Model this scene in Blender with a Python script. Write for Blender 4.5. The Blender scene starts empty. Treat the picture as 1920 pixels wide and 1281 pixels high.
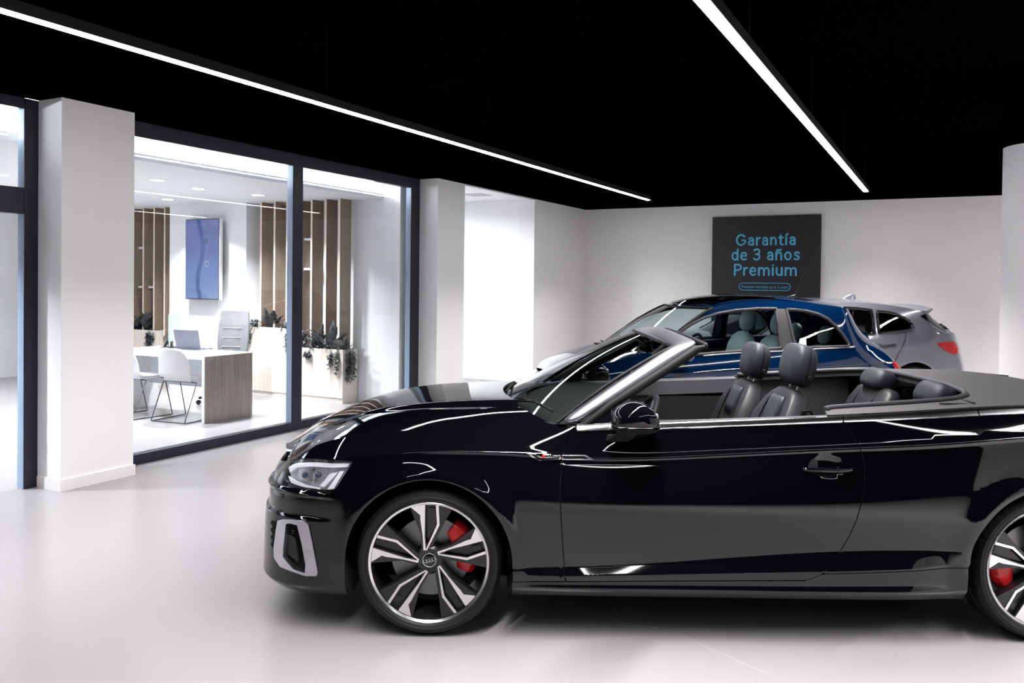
import bpy, bmesh, math, random
import numpy as np
from mathutils import Vector, Matrix, Euler
from mathutils.geometry import delaunay_2d_cdt
random.seed(7)
S = bpy.context.scene
COL = S.collection
R = math.radians

# ---------------------------------------------------------------- camera
F_PX, EYE, PITCH, ROLL = 1540.0, 1.582, R(.78), R(.62)
SHIFT_PX = 531.5 - (640.5 - F_PX * math.tan(PITCH))
fwd = Vector((0, math.cos(PITCH), -math.sin(PITCH)))
rt0 = Vector((1, 0, 0)); up0 = rt0.cross(fwd)
rt = rt0 * math.cos(ROLL) + up0 * math.sin(ROLL)
up = -rt0 * math.sin(ROLL) + up0 * math.cos(ROLL)
cam_data = bpy.data.cameras.new('camera')
cam_data.sensor_width = 36.0
cam_data.lens = 36.0 * F_PX / 1920.0
cam_data.shift_y = SHIFT_PX / 1920.0
cam_data.clip_start = .05
cam = bpy.data.objects.new('camera', cam_data)
COL.objects.link(cam)
cam.matrix_world = Matrix(((rt.x, up.x, -fwd.x, 0), (rt.y, up.y, -fwd.y, 0), (rt.z, up.z, -fwd.z, EYE), (0, 0, 0, 1)))
S.camera = cam

# ---------------------------------------------------------------- world, exposure
w = bpy.data.worlds.new('world'); S.world = w; w.use_nodes = True
w.node_tree.nodes['Background'].inputs[0].default_value = (.75, .85, 1, 1)
w.node_tree.nodes['Background'].inputs[1].default_value = .3
S.view_settings.view_transform = 'Standard'
S.view_settings.look = 'None'
S.view_settings.exposure = .45
S.view_settings.gamma = 1.0
S.view_settings.use_curve_mapping = False
S.cycles.use_denoising = True
S.cycles.max_bounces = 10
S.cycles.transparent_max_bounces = 24
S.cycles.sample_clamp_indirect = 6.0
S.cycles.caustics_reflective = False
S.cycles.caustics_refractive = False
STRIP_POWER = 18.0       # radiance of the showroom light lines
COVE_POWER = 110.0        # radiance of the office cove
DOWN_WATTS = 49.0        # beam of each office downlight

LINE_WATTS = 345.0       # downward beam of each light line

# ---------------------------------------------------------------- frames
TH = R(28)
def W(u, v, z=0): return Vector((u * math.sin(TH) + v * math.cos(TH), u * math.cos(TH) - v * math.sin(TH), z))
def pix_ray(px, py):
    return fwd + rt * ((px - 960) / F_PX) + up * ((640.5 + SHIFT_PX - py) / F_PX)
def at_y(px, py, y):
    r = pix_ray(px, py); return Vector((0, 0, EYE)) + r * (y / r.y)
def at_z(px, py, z):
    r = pix_ray(px, py); return Vector((0, 0, EYE)) + r * ((z - EYE) / r.z)
def project(p):
    d = Vector(p) - Vector((0, 0, EYE)); z = d.dot(fwd)
    return 960 + F_PX * d.dot(rt) / z, 640.5 + SHIFT_PX - F_PX * d.dot(up) / z

# ---------------------------------------------------------------- materials
MATS = {}
def mat(name, col=(.8, .8, .8), rough=.5, metal=0., ior=1.5, coat=0., emit=None, power=0., spec=.5, coat_rough=.02, sheen=0.):
    if name in MATS: return MATS[name]
    m = bpy.data.materials.new(name); m.use_nodes = True
    b = m.node_tree.nodes['Principled BSDF']
    b.inputs['Base Color'].default_value = (*col, 1)
    b.inputs['Roughness'].default_value = rough
    b.inputs['Metallic'].default_value = metal
    b.inputs['IOR'].default_value = ior
    b.inputs['Specular IOR Level'].default_value = spec
    b.inputs['Coat Weight'].default_value = coat
    b.inputs['Coat Roughness'].default_value = coat_rough
    if sheen: b.inputs['Sheen Weight'].default_value = sheen
    if emit is not None:
        b.inputs['Emission Color'].default_value = (*emit, 1)
        b.inputs['Emission Strength'].default_value = power
    MATS[name] = m
    return m
def nodes_of(m): return m.node_tree.nodes, m.node_tree.links, m.node_tree.nodes['Principled BSDF']
def tex_noise(m, scale=(8, 8, 8), nscale=4, c0=(.2, .2, .2), c1=(.8, .8, .8), lo=.35, hi=.65, detail=6, bump=0., rough=None, coord='Object'):
    n, l, b = nodes_of(m)
    tc = n.new('ShaderNodeTexCoord'); mp = n.new('ShaderNodeMapping'); mp.inputs['Scale'].default_value = scale
    nz = n.new('ShaderNodeTexNoise'); nz.inputs['Scale'].default_value = nscale; nz.inputs['Detail'].default_value = detail
    cr = n.new('ShaderNodeValToRGB'); cr.color_ramp.elements[0].position = lo; cr.color_ramp.elements[1].position = hi
    cr.color_ramp.elements[0].color = (*c0, 1); cr.color_ramp.elements[1].color = (*c1, 1)
    l.new(tc.outputs[coord], mp.inputs[0]); l.new(mp.outputs[0], nz.inputs[0]); l.new(nz.outputs[0], cr.inputs[0]); l.new(cr.outputs[0], b.inputs['Base Color'])
    if bump:
        bp = n.new('ShaderNodeBump'); bp.inputs['Strength'].default_value = bump; bp.inputs['Distance'].default_value = .002
        l.new(nz.outputs[0], bp.inputs['Height']); l.new(bp.outputs[0], b.inputs['Normal'])
    if rough:
        mr = n.new('ShaderNodeMapRange'); mr.inputs[3].default_value = rough[0]; mr.inputs[4].default_value = rough[1]
        l.new(nz.outputs[0], mr.inputs[0]); l.new(mr.outputs[0], b.inputs['Roughness'])
    return m
def glass(name, tint=(1, 1, 1), rough=0., ior=1.5, refl=1.0):
    """thin pane: Fresnel mix of a tinted see-through and a mirror"""
    if name in MATS: return MATS[name]
    m = bpy.data.materials.new(name); m.use_nodes = True
    n, l = m.node_tree.nodes, m.node_tree.links; n.clear()
    o = n.new('ShaderNodeOutputMaterial'); mx = n.new('ShaderNodeMixShader'); t = n.new('ShaderNodeBsdfTransparent'); g = n.new('ShaderNodeBsdfGlossy')
    fr = n.new('ShaderNodeFresnel'); fr.inputs['IOR'].default_value = ior
    t.inputs[0].default_value = (*tint, 1); g.inputs['Roughness'].default_value = rough; g.inputs[0].default_value = (refl, refl, refl, 1)
    ge = n.new('ShaderNodeNewGeometry'); io = n.new('ShaderNodeMapRange'); io.inputs[3].default_value = ior; io.inputs[4].default_value = 1 / ior
    l.new(ge.outputs['Backfacing'], io.inputs[0]); l.new(io.outputs[0], fr.inputs['IOR'])
    l.new(fr.outputs[0], mx.inputs[0]); l.new(t.outputs[0], mx.inputs[1]); l.new(g.outputs[0], mx.inputs[2]); l.new(mx.outputs[0], o.inputs[0])
    MATS[name] = m
    return m

M_wall = mat('white_wall_paint', (.80, .79, .80), .6)
tex_noise(M_wall, (1, 1, 1), 1.5, (.83, .82, .825), (.85, .84, .845), detail=2)
M_off = mat('office_white_paint', (.86, .87, .88), .6)
M_black = mat('black_ceiling_paint', (.0005, .0005, .0008), .9, spec=.0)
M_frame = mat('dark_window_frame', (.012, .012, .024), .38, spec=.4)
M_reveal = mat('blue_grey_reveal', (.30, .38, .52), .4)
M_base = mat('white_baseboard', (.82, .79, .80), .35)
M_pane = glass('window_pane', (.97, .985, .99), refl=.55)
M_strip = mat('light_line_diffuser', (.9, .9, .9), .5, emit=(1, .985, .99), power=STRIP_POWER)
M_blackmetal = mat('black_metal', (.006, .006, .008), .35)
M_floor = mat('resin_floor', (.72, .70, .71), .16, coat=.0, spec=.35)
def floor_nodes():
    n, l, b = nodes_of(M_floor)
    tc = n.new('ShaderNodeTexCoord')
    z = n.new('ShaderNodeTexNoise'); z.inputs['Scale'].default_value = .7; z.inputs['Detail'].default_value = 3
    c = n.new('ShaderNodeMix'); c.data_type = 'RGBA'; c.inputs[6].default_value = (.240, .227, .232, 1); c.inputs[7].default_value = (.274, .260, .266, 1)
    l.new(tc.outputs['Object'], z.inputs[0]); l.new(z.outputs[0], c.inputs[0]); l.new(c.outputs[2], b.inputs['Base Color'])
    b.inputs['Roughness'].default_value = .24
floor_nodes()

# ---------------------------------------------------------------- mesh helpers
class MB:
    """collects shapes; build() links them as one mesh object"""
    def __init__(s): s.v = []; s.f = []
    def add(s, vs, fs):
        k = len(s.v); s.v += [tuple(p) for p in vs]; s.f += [tuple(i + k for i in f) for f in fs]; return s
    def box(s, x0, x1, y0, y1, z0, z1, M=None):
        vs = [Vector((x, y, z)) for z in (z0, z1) for x, y in ((x0, y0), (x1, y0), (x1, y1), (x0, y1))]
        if M is not None: vs = [M @ p for p in vs]
        return s.add(vs, [(3, 2, 1, 0), (4, 5, 6, 7), (0, 1, 5, 4), (1, 2, 6, 5), (2, 3, 7, 6), (3, 0, 4, 7)])
    def bar(s, a, b, w, h, upv=(0, 0, 1)):
        a, b = Vector(a), Vector(b); d = (b - a); L = d.length; d.normalize()
        r = d.cross(Vector(upv)); r.normalize(); q = r.cross(d)
        M = Matrix(((d.x, r.x, q.x, a.x), (d.y, r.y, q.y, a.y), (d.z, r.z, q.z, a.z), (0, 0, 0, 1)))
        return s.box(0, L, -w / 2, w / 2, -h / 2, h / 2, M)
    def tube(s, pts, r, n=8, cap=True):
        pts = [Vector(p) for p in pts]; rings = []
        rr = r if isinstance(r, (list, tuple)) else [r] * len(pts)
        t0 = (pts[1] - pts[0]).normalized()
        nrm = t0.orthogonal().normalized()
        for i, p in enumerate(pts):
            t = ((pts[min(i + 1, len(pts) - 1)] - p).normalized() + (p - pts[max(i - 1, 0)]).normalized()).normalized()
            nrm = (nrm - t * nrm.dot(t)).normalized(); bn = t.cross(nrm)
            rings.append([p + (nrm * math.cos(a) + bn * math.sin(a)) * rr[i] for a in [2 * math.pi * k / n for k in range(n)]])
        return s.loft(rings, True, cap)
    def loft(s, rings, closed=True, cap=False):
        n = len(rings[0]); fs = []
        for i in range(len(rings) - 1):
            for k in range(n if closed else n - 1):
                j = (k + 1) % n; fs.append((i * n + k, i * n + j, (i + 1) * n + j, (i + 1) * n + k))
        if cap: fs += [tuple(range(n - 1, -1, -1)), tuple(range((len(rings) - 1) * n, len(rings) * n))]
        return s.add([p for r_ in rings for p in r_], fs)
    def lathe(s, prof, n=48, M=None):
        """prof: (r, h) pairs turned about local z"""
        rings = []
        for r_, h in prof:
            ring = [Vector((r_ * math.cos(2 * math.pi * k / n), r_ * math.sin(2 * math.pi * k / n), h)) for k in range(n)]
            rings.append([M @ p for p in ring] if M is not None else ring)
        return s.loft(rings)
    def prism(s, poly, h0, h1, M=None):
        n = len(poly); vs = [Vector((x, y, h0)) for x, y in poly] + [Vector((x, y, h1)) for x, y in poly]
        if M is not None: vs = [M @ p for p in vs]
        return s.add(vs, [tuple(range(n - 1, -1, -1)), tuple(range(n, 2 * n))] + [(k, (k + 1) % n, n + (k + 1) % n, n + k) for k in range(n)])
    def ball(s, c, rad, n=12, m=8, M=None):
        rx, ry, rz = rad if isinstance(rad, (tuple, list)) else (rad,) * 3; rings = []
        for i in range(m + 1):
            t = math.pi * (i / m) * .998 + .002
            ring = [Vector((c[0] + rx * math.sin(t) * math.cos(2 * math.pi * k / n), c[1] + ry * math.sin(t) * math.sin(2 * math.pi * k / n), c[2] - rz * math.cos(t))) for k in range(n)]
            rings.append([M @ p for p in ring] if M is not None else ring)
        return s.loft(rings, True, True)
    def build(s, name, m, parent=None, smooth=None, bevel=0., subsurf=0, loc=None, rotz=None, fix=True):
        me = bpy.data.meshes.new(name); me.from_pydata(s.v, [], s.f)
        if fix:
            bm = bmesh.new(); bm.from_mesh(me); bmesh.ops.recalc_face_normals(bm, faces=bm.faces); bm.to_mesh(me); bm.free()
        me.materials.append(m)
        o = bpy.data.objects.new(name, me); COL.objects.link(o)
        if parent is not None: o.parent = parent
        if loc is not None: o.location = loc
        if rotz is not None: o.rotation_euler = (0, 0, rotz)
        if bevel:
            b = o.modifiers.new('bevel', 'BEVEL'); b.width = bevel; b.segments = 2; b.limit_method = 'ANGLE'; b.angle_limit = R(40)
            if smooth is None: smooth = 35
        if subsurf:
            b = o.modifiers.new('subsurf', 'SUBSURF'); b.levels = subsurf; b.render_levels = subsurf
            if smooth is None: smooth = 180
        if smooth:
            me.polygons.foreach_set('use_smooth', [True] * len(me.polygons))
            if smooth < 180: me.set_sharp_from_angle(angle=R(smooth))
        return o

def thing(name, label, cat, loc=(0, 0, 0), rotz=0., group=None):
    o = bpy.data.objects.new(name, None); COL.objects.link(o); o.empty_display_size = .1
    o.location = loc; o.rotation_euler = (0, 0, rotz); o['label'] = label; o['category'] = cat
    if group: o['group'] = group
    return o
def tag(o, label, cat, group=None):
    o['label'] = label; o['category'] = cat
    if group: o['group'] = group
    return o
def stroke_text(body, h, r):
    """rounded lettering drawn with strokes, cap height .70 h"""
    def el(cx, cy, rx, ry, a0=0, a1=360, n=20): return [(cx + rx * math.cos(R(a0 + (a1 - a0) * k / n)), cy + ry * math.sin(R(a0 + (a1 - a0) * k / n))) for k in range(n + 1)]
    nn = [[(.05, 0), (.05, .48)], [(.05, .27), (.085, .39), (.20, .48), (.32, .45), (.37, .33), (.375, .15), (.375, 0)]]
    GL = {'G': ([el(.35, .35, .30, .35, 42, 338), [(.63, .22), (.63, .33), (.42, .33)]], .68), 'a': ([[(.08, .41), (.13, .465), (.21, .485), (.31, .455), (.355, .35), (.355, .18), (.355, 0)], [(.355, .285), (.22, .285), (.10, .25), (.055, .14), (.10, .03), (.2, 0), (.30, .04), (.35, .13)]], .41),
          'r': ([[(.05, 0), (.05, .48)], [(.05, .27), (.10, .41), (.18, .47), (.26, .48)]], .27), 'n': (nn, .43), 't': ([[(.12, .63), (.12, .12), (.15, .03), (.21, .0), (.27, .0)], [(.02, .47), (.27, .47)]], .29),
          'í': ([[(.06, 0), (.06, .48)], [(.05, .61), (.15, .72)]], .13), 'd': ([el(.22, .24, .175, .24), [(.395, .70), (.395, 0)]], .45), 'e': ([[(.05, .26), (.395, .26), (.385, .36), (.33, .45), (.22, .485), (.11, .44), (.055, .32), (.055, .17), (.11, .05), (.23, 0), (.37, .05)]], .43),
          '3': ([[(.05, .63), (.14, .69), (.25, .70), (.36, .65), (.39, .54), (.35, .42), (.26, .37), (.17, .37)], [(.26, .37), (.37, .31), (.41, .2), (.37, .07), (.26, 0), (.13, .01), (.04, .08)]], .46),
          'ñ': (nn + [[(.09, .60), (.14, .65), (.19, .64), (.24, .61), (.29, .61), (.33, .66)]], .43), 'o': ([el(.23, .24, .18, .24)], .46), 's': ([[(.32, .42), (.26, .47), (.17, .485), (.08, .44), (.07, .34), (.14, .28), (.25, .23), (.33, .16), (.31, .05), (.19, 0), (.05, .05)]], .38),
          'P': ([[(.06, 0), (.06, .70)], [(.06, .70), (.26, .70), (.38, .68), (.45, .60), (.45, .45), (.38, .36), (.26, .33), (.06, .33)]], .48), 'm': (nn + [[(.375, .27), (.41, .39), (.52, .48), (.64, .45), (.69, .33), (.695, .15), (.695, 0)]], .75), 'i': ([[(.06, 0), (.06, .48)], [(.06, .64), (.062, .645)]], .12),
          'u': ([[(.05, .48), (.05, .16), (.10, .04), (.21, 0), (.33, .05), (.375, .18)], [(.375, .48), (.375, 0)]], .43), ' ': ([], .16)}
    mb = MB(); x = 0
    for ch in body:
        st, wd = GL[ch]
        for q in st:
            P = [Vector((x + a, b, 0)) * h for a, b in q]; k0 = len(mb.v); mb.tube(P, r * h, 8)
            for e in (P[0], P[-1]): mb.ball(e, r * h, 10, 6)
            mb.v[k0:] = [(v[0], v[1], v[2] * .12) for v in mb.v[k0:]]
        x += wd + .135
    cx = (x - .135) * h / 2; mb.v = [(v[0] - cx, v[1], v[2]) for v in mb.v]
    return mb
def struct(o): o['kind'] = 'structure'; return o
def kids(o): return [c for c in COL.objects if c.parent == o]
def dup(root, loc, rotz, label=None, group=None):
    r_ = root.copy(); COL.objects.link(r_); r_.location = loc; r_.rotation_euler = (0, 0, rotz)
    if label: r_['label'] = label
    if group: r_['group'] = group
    for ch in list(root.children):
        c = ch.copy(); COL.objects.link(c); c.parent = r_
        for g in list(ch.children):
            d = g.copy(); COL.objects.link(d); d.parent = c
    return r_
def text_mb(body, size, font_extrude=0., spacing=1.0, align='CENTER', bold=0.):
    """lettering as mesh data in the xy plane"""
    cu = bpy.data.curves.new('txt', 'FONT'); cu.body = body; cu.size = size; cu.extrude = font_extrude; cu.align_x = align; cu.space_character = spacing; cu.offset = bold
    o = bpy.data.objects.new('txt', cu); COL.objects.link(o)
    bpy.context.view_layer.update()
    me = bpy.data.meshes.new_from_object(o.evaluated_get(bpy.context.evaluated_depsgraph_get()))
    mb = MB(); mb.add([v.co.copy() for v in me.vertices], [tuple(p.vertices) for p in me.polygons])
    bpy.data.objects.remove(o); bpy.data.curves.remove(cu); bpy.data.meshes.remove(me)
    return mb
# ================================================================ the room (local x = v across, y = u along the glass wall)
ROT = -TH
def room(mb, name, m, **k): return struct(mb.build(name, m, rotz=ROT, **k))
UB, VL, VR, UN, HW, HC = 13.69, -5.80, 4.6, -6.0, 2.92, 3.55
OFFU, OFFV, OFFH = 8.64, -13.2, 2.66
room(MB().box(VL - .3, VR + .3, UN - .2, UB + .2, -.12, 0), 'floor', M_floor)
room(MB().box(-14, VL - .28, -4, UB + .2, -.12, -.001), 'floor_office', M_floor)
room(MB().box(VL - .3, VR + .3, UN - .2, UB + .2, HC, HC + .1), 'ceiling', M_black)
room(MB().box(VL - .3, VR + .3, UB, UB + .15, 0, HW), 'wall_back', M_wall)
room(MB().box(VL - .3, VR + .3, UB, UB + .15, HW, HC), 'wall_back_upper', M_black)
room(MB().box(VR, VR + .15, 1.15, UB, 0, HW), 'wall_right', M_wall)
room(MB().box(VR, VR + .15, UN, 1.15, 0, HW), 'wall_right_near', M_black)
room(MB().box(VR, VR + .15, UN, UB, HW, HC), 'wall_right_upper', M_black)
room(MB().box(VL - .3, VR + .3, UN - .15, UN, 0, HC), 'wall_front', M_black)
# glass wall on the left: piers, black band above, corridor opening
room(MB().box(VL - .28, VL, 3.80, 4.415, 0, HW), 'wall_left_pier', M_wall)
room(MB().box(VL - .28, VL, 8.86, 9.52, 0, HW), 'wall_left_pier', M_wall)
room(MB().box(VL - .28, VL, 11.64, UB, 0, HW), 'wall_left_end', M_wall)
room(MB().box(VL - .28, VL, UN, UB, HW, HC), 'wall_left_upper', M_black)
room(MB().box(VL - .28, VL - .001, 9.52, 11.64, HW - .02, HW), 'trim_opening', M_wall)
room(MB().box(-13, VL - .28, 11.64, 11.8, 0, HW), 'wall_corridor', M_off)
room(MB().box(-13, VL - .28, OFFU, 11.8, HW, HW + .08), 'ceiling_corridor', M_off)
for n_, (a0, a1) in enumerate(((3.80, 4.415), (8.86, 9.52), (11.64, UB - .01))):
    mb = MB().box(VL, VL + .012, a0 - .012, a1 + .012, 0, .085).box(VL - .27, VL, a0 - .012, a0, 0, .085)
    room(mb, 'baseboard_left', M_base)
room(MB().box(VL, VR, UB - .012, UB, 0, .085), 'baseboard_back', M_base)
# window frame along the showroom
VF = -6.08
fr = MB()
D0, D1 = VF - .085, VF
def rail(a0, a1, z0, z1, d0=D0, d1=D1): fr.box(d0, d1, a0, a1, z0, z1)
rail(4.40, 8.87, 0, .09); rail(4.40, 8.87, 2.79, HC)
rail(6.535, 6.68, .09, 2.79); rail(8.675, 8.87, .09, 2.79); rail(4.40, 4.44, .09, 2.79)
wf = struct(fr.build('window_frame', M_frame, rotz=ROT, bevel=.004))
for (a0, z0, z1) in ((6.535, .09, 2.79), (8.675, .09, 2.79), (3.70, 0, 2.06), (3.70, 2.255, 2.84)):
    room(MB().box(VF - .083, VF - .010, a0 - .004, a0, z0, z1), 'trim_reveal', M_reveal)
for k_, (a0, a1) in enumerate(((4.44, 6.535), (6.68, 8.675))):
    room(MB().box(VF - .06, VF - .05, a0, a1, .09, 2.79), 'window_%d' % (k_ + 1), M_pane)
# entrance on the far left: jamb, transom, top light and glass leaf
dr = MB()
dr.box(D0, D1, 3.70, 3.81, 0, HW); dr.box(D0, D1, 1.3, 3.70, 2.84, HC); dr.box(D0, D1, 1.3, 3.70, 2.06, 2.255); dr.box(D0, D1, 1.2, 1.3, 0, HW)
struct(dr.build('door_1', M_frame, rotz=ROT, bevel=.006))
room(MB().box(VF - .06, VF - .05, 1.3, 3.70, 2.255, 2.84), 'window_3', M_pane)
room(MB().box(VF - .06, VF - .05, 1.3, 3.70, 0.0, 2.06), 'window_4', M_pane)
room(MB().box(VL - .28, VL, UN, 1.2, 0, HW), 'wall_left_near', M_wall)
# round column on the right
CU, CV, CR = 9.03, .80, .37
cp = W(CU, CV)
mb = MB().lathe([(CR, 0), (CR, HW - .02)], 64)
struct(mb.build('column', M_wall, loc=cp, smooth=40))
struct(MB().lathe([(CR, HW - .02), (CR, HC)], 64).build('column_top', M_black, loc=cp, smooth=40))
# ---------------------------------------------------------------- light lines
M_gap = mat('light_line_housing', (.004, .004, .005), .5)
def light_line(v, u0, u1, label, gain=1.0):
    t = thing('linear_light', label, 'ceiling light', W((u0 + u1) / 2 * 0 + u1, v, 2.95), ROT, 'suspended light lines')
    L = u1 - u0; w_ = .033
    ld = bpy.data.lights.new('line_light', 'AREA'); ld.shape = 'RECTANGLE'; ld.size = .06; ld.size_y = L - .1; ld.energy = LINE_WATTS * gain * L / 17; ld.spread = R(98); ld.color = (1, .982, .985)
    lo = bpy.data.objects.new('line_light', ld); COL.objects.link(lo); lo.parent = t; lo.location = (0, -L / 2, -.006)
    e = [(-w_, -L), (w_, -L)] + [(w_ * math.cos(a), -w_ + w_ * math.sin(a)) for a in [math.pi * k / 10 for k in range(11)]]
    MB().prism(e, -.002, .004).build('diffuser', M_strip, t)
    MB().box(-w_ - .006, w_ + .006, -L, .006, .004, .07).build('housing', M_gap, t, bevel=.003)
    for q in range(int(L / 2.5) + 1):
        yy = -.3 - q * 2.5
        MB().tube([(0, yy, .07), (0, yy, HC - 2.95)], .0015, 5).build('suspension_wire', M_gap, t)
    return t
light_line(-4.31, -.5, 12.78, 'long thin glowing light line running beside the glass wall on the left', .72)
light_line(-1.07, -2.5, 12.78, 'broad glowing light line pointing at the hanging sign, right of the long thin one', 1.22)
light_line(2.17, -2.5, 12.78, 'glowing light line on the right side of the hall beyond the round column', 2.6)
# ---------------------------------------------------------------- office
room(MB().box(OFFV, VF - .15, OFFU, OFFU + .15, 0, OFFH + .3), 'wall_office', M_off)
room(MB().box(OFFV - .15, OFFV, -4, OFFU, 0, OFFH + .3), 'wall_office_left', M_off)
room(MB().box(OFFV, VL - .28, -4.1, -4, 0, OFFH + .3), 'wall_office_near', M_off)
room(MB().box(OFFV, VF - .42, -4, OFFU, OFFH, OFFH + .06), 'ceiling_office', M_off)
room(MB().box(VF - .80, VF - .02, -4, OFFU, 3.0, 3.06), 'ceiling_cove', M_off)
room(MB().box(VF - .80, VF - .76, -4, OFFU, OFFH + .06, 3.0), 'trim_cove', M_off)
M_cove = mat('cove_light', (.9, .9, .9), .5, emit=(.92, .96, 1.0), power=COVE_POWER)
cv = thing('cove_light', 'bright white light cove along the office ceiling edge behind the glass', 'light', W(4.3, VF - .50, OFFH + .062), ROT)
MB().box(-.035, .035, -6, 4.2, .012, .024).build('diffuser', M_cove, cv)
MB().box(-.045, .045, -6, 4.2, 0, .012).build('housing', M_off, cv)
M_down = mat('downlight_glow', (.9, .9, .9), .5, emit=(.95, .97, 1.0), power=14)
def down_beam(t, watts, spr=116):
    ld = bpy.data.lights.new('downlight_beam', 'AREA'); ld.shape = 'DISK'; ld.size = .14; ld.energy = watts; ld.spread = R(spr); ld.color = (.95, .975, 1)
    lo = bpy.data.objects.new('downlight_beam', ld); COL.objects.link(lo); lo.parent = t; lo.location = (0, 0, -.008)
M_ring = mat('white_plastic', (.85, .85, .86), .4)
for (u, v, lab) in ((6.05, -7.58, 'round ceiling downlight nearest the tall white pier'), (6.82, -7.83, 'round ceiling downlight above the wall screen'),
                    (7.62, -7.68, 'round ceiling downlight beside the timber slats'), (7.55, -9.25, 'round ceiling downlight above the left timber slats'),
                    (5.2, -9.2, 'unseen round ceiling downlight behind the tall white pier, added to light the office'), (2.7, -7.3, 'unseen round downlight just inside the far left glass entrance, added to brighten it'), (3.3, -9.4, 'unseen round downlight deep inside the far left glass entrance, added to brighten it'), (3.5, -11.9, 'unseen round downlight by the far office wall, added to brighten the entrance view'), (5.8, -11.7, 'unseen round downlight in the far office corner, added to brighten the entrance view')):  # the last five are unseen, added to brighten the office and entrance
    t = thing('downlight', lab, 'ceiling light', W(u, v, OFFH), ROT, 'office downlights'); down_beam(t, DOWN_WATTS * (2.6 if u < 4 else 1))
    MB().lathe([(.0, -.004), (.075, -.004)], 24).build('lamp', M_down, t, fix=False)
    MB().lathe([(.076, -.006), (.095, -.004), (.095, 0), (.076, 0), (.076, -.006)], 24).build('ring', M_ring, t, smooth=40)
for (u, v, lab) in ((9.9, -6.6, 'unseen round ceiling downlight added to brighten the white side passage'), (10.9, -8.2, 'unseen round ceiling downlight further along, added to brighten the white side passage')):  # both out of view, added only to brighten the passage
    t = thing('downlight', lab, 'ceiling light', W(u, v, HW), ROT, 'unseen downlights added to light the passage'); down_beam(t, 52, 165)
    MB().lathe([(.0, -.004), (.10, -.004)], 24).build('lamp', M_down, t, fix=False)
    MB().lathe([(.101, -.006), (.12, -.004), (.12, 0), (.101, 0), (.101, -.006)], 24).build('ring', M_ring, t, smooth=40)
t = thing('ceiling_vent', 'pale ceiling vent in the white side passage between the wall piers', 'vent', W(10.75, -6.33, HW), ROT)
MB().box(-.16, .16, -.16, .16, -.008, 0).build('grille', mat('vent_grey', (.45, .45, .45), .5), t)
# wall block with the screen
room(MB().box(-10.12, -8.58, 8.30, OFFU, 0, OFFH), 'wall_screen', M_off)
# timber
M_wood = mat('brown_timber', (.3, .2, .14), .55)
tex_noise(M_wood, (30, 30, .9), 3, (.21, .145, .105), (.31, .225, .165), .3, .7)
M_lwood = mat('pale_timber', (.6, .5, .42), .5)
tex_noise(M_lwood, (22, 22, .5), 3, (.60, .53, .47), (.74, .67, .60), .3, .7)
M_dwood = mat('grey_oak', (.4, .34, .3), .5)
tex_noise(M_dwood, (26, 26, .6), 3, (.24, .195, .165), (.42, .36, .315), .3, .7)
M_edge = mat('pale_edge', (.74, .62, .54), .5)
M_white = mat('white_laminate', (.86, .86, .86), .35)
M_soil = mat('dark_soil', (.02, .018, .016), .9)
slat_labels = {-6.985: 'timber wall slat at the free right end of the row', -7.215: 'timber wall slat, second from the right end of the row',
               -7.455: 'timber wall slat just right of the middle window post', -7.67: 'timber wall slat hidden behind the middle window post', -7.885: 'timber wall slat just left of the middle window post',
               -8.11: 'timber wall slat in the middle above the tall planter', -8.36: 'timber wall slat nearest the grey side of the screen wall', -10.30: 'timber wall slat touching the left of the screen wall',
               -10.53: 'timber wall slat, second left of the screen wall', -10.77: 'timber wall slat, third left of the screen wall', -11.0: 'timber wall slat beside the tall white pier edge'}
for v, lab in slat_labels.items():
    t = thing('timber_slat', lab, 'wall slat', W(8.37, v, .87 if -8.57 < v < -7.7 else .62 if v > -8 else .745), ROT, 'timber slats standing in the planters')
    hs = OFFH - t.location.z
    MB().box(-.028, 0, 0, .22, 0, hs).build('board', M_wood, t)
    MB().box(-.028, 0, -.004, 0, 0, hs).build('front_edge', M_edge, t)
def planter(v0, v1, h, lab):
    t = thing('planter', lab, 'planter', W(8.32, v0, 0), ROT, 'timber planters along the office wall'); L = v1 - v0
    mb = MB().box(0, L, 0, .025, .07, h).box(L - .025, L, .025, .30, .07, h).box(0, .025, .025, .30, .07, h).box(.025, L - .025, .27, .30, .07, h)
    mb.build('box', M_lwood, t, bevel=.002)
    MB().box(0.01, L - .006, .012, .30, 0, .07).build('plinth', M_lwood, t)
    MB().box(.025, L - .025, .025, .27, h - .12, h - .04).build('soil', M_soil, t)
    return t
planter(-7.70, -6.885, .70, 'low pale timber planter at the right with trailing ivy')
planter(-8.57, -7.70, .945, 'tall pale timber planter behind the office chair')
planter(-11.6, -10.38, .82, 'pale timber planter behind the computer screen on the left')
# shelves between the slats
for (v0, v1, z, lab) in ((-7.84, -7.50, 2.13, 'white shelf between slats, upper one beside the window post'), (-7.84, -7.50, 1.73, 'white shelf between slats, lower one beside the window post'),
                         (-11.6, -10.80, 2.05, 'upper white shelf at the left slats'), (-11.6, -10.58, 1.45, 'lower white shelf at the left slats')):
    tag(MB().box(v0, v1, 8.45, OFFU, z, z + .03).build('wall_shelf', M_white, rotz=ROT, bevel=.002), lab, 'shelf', 'white shelves')
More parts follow.
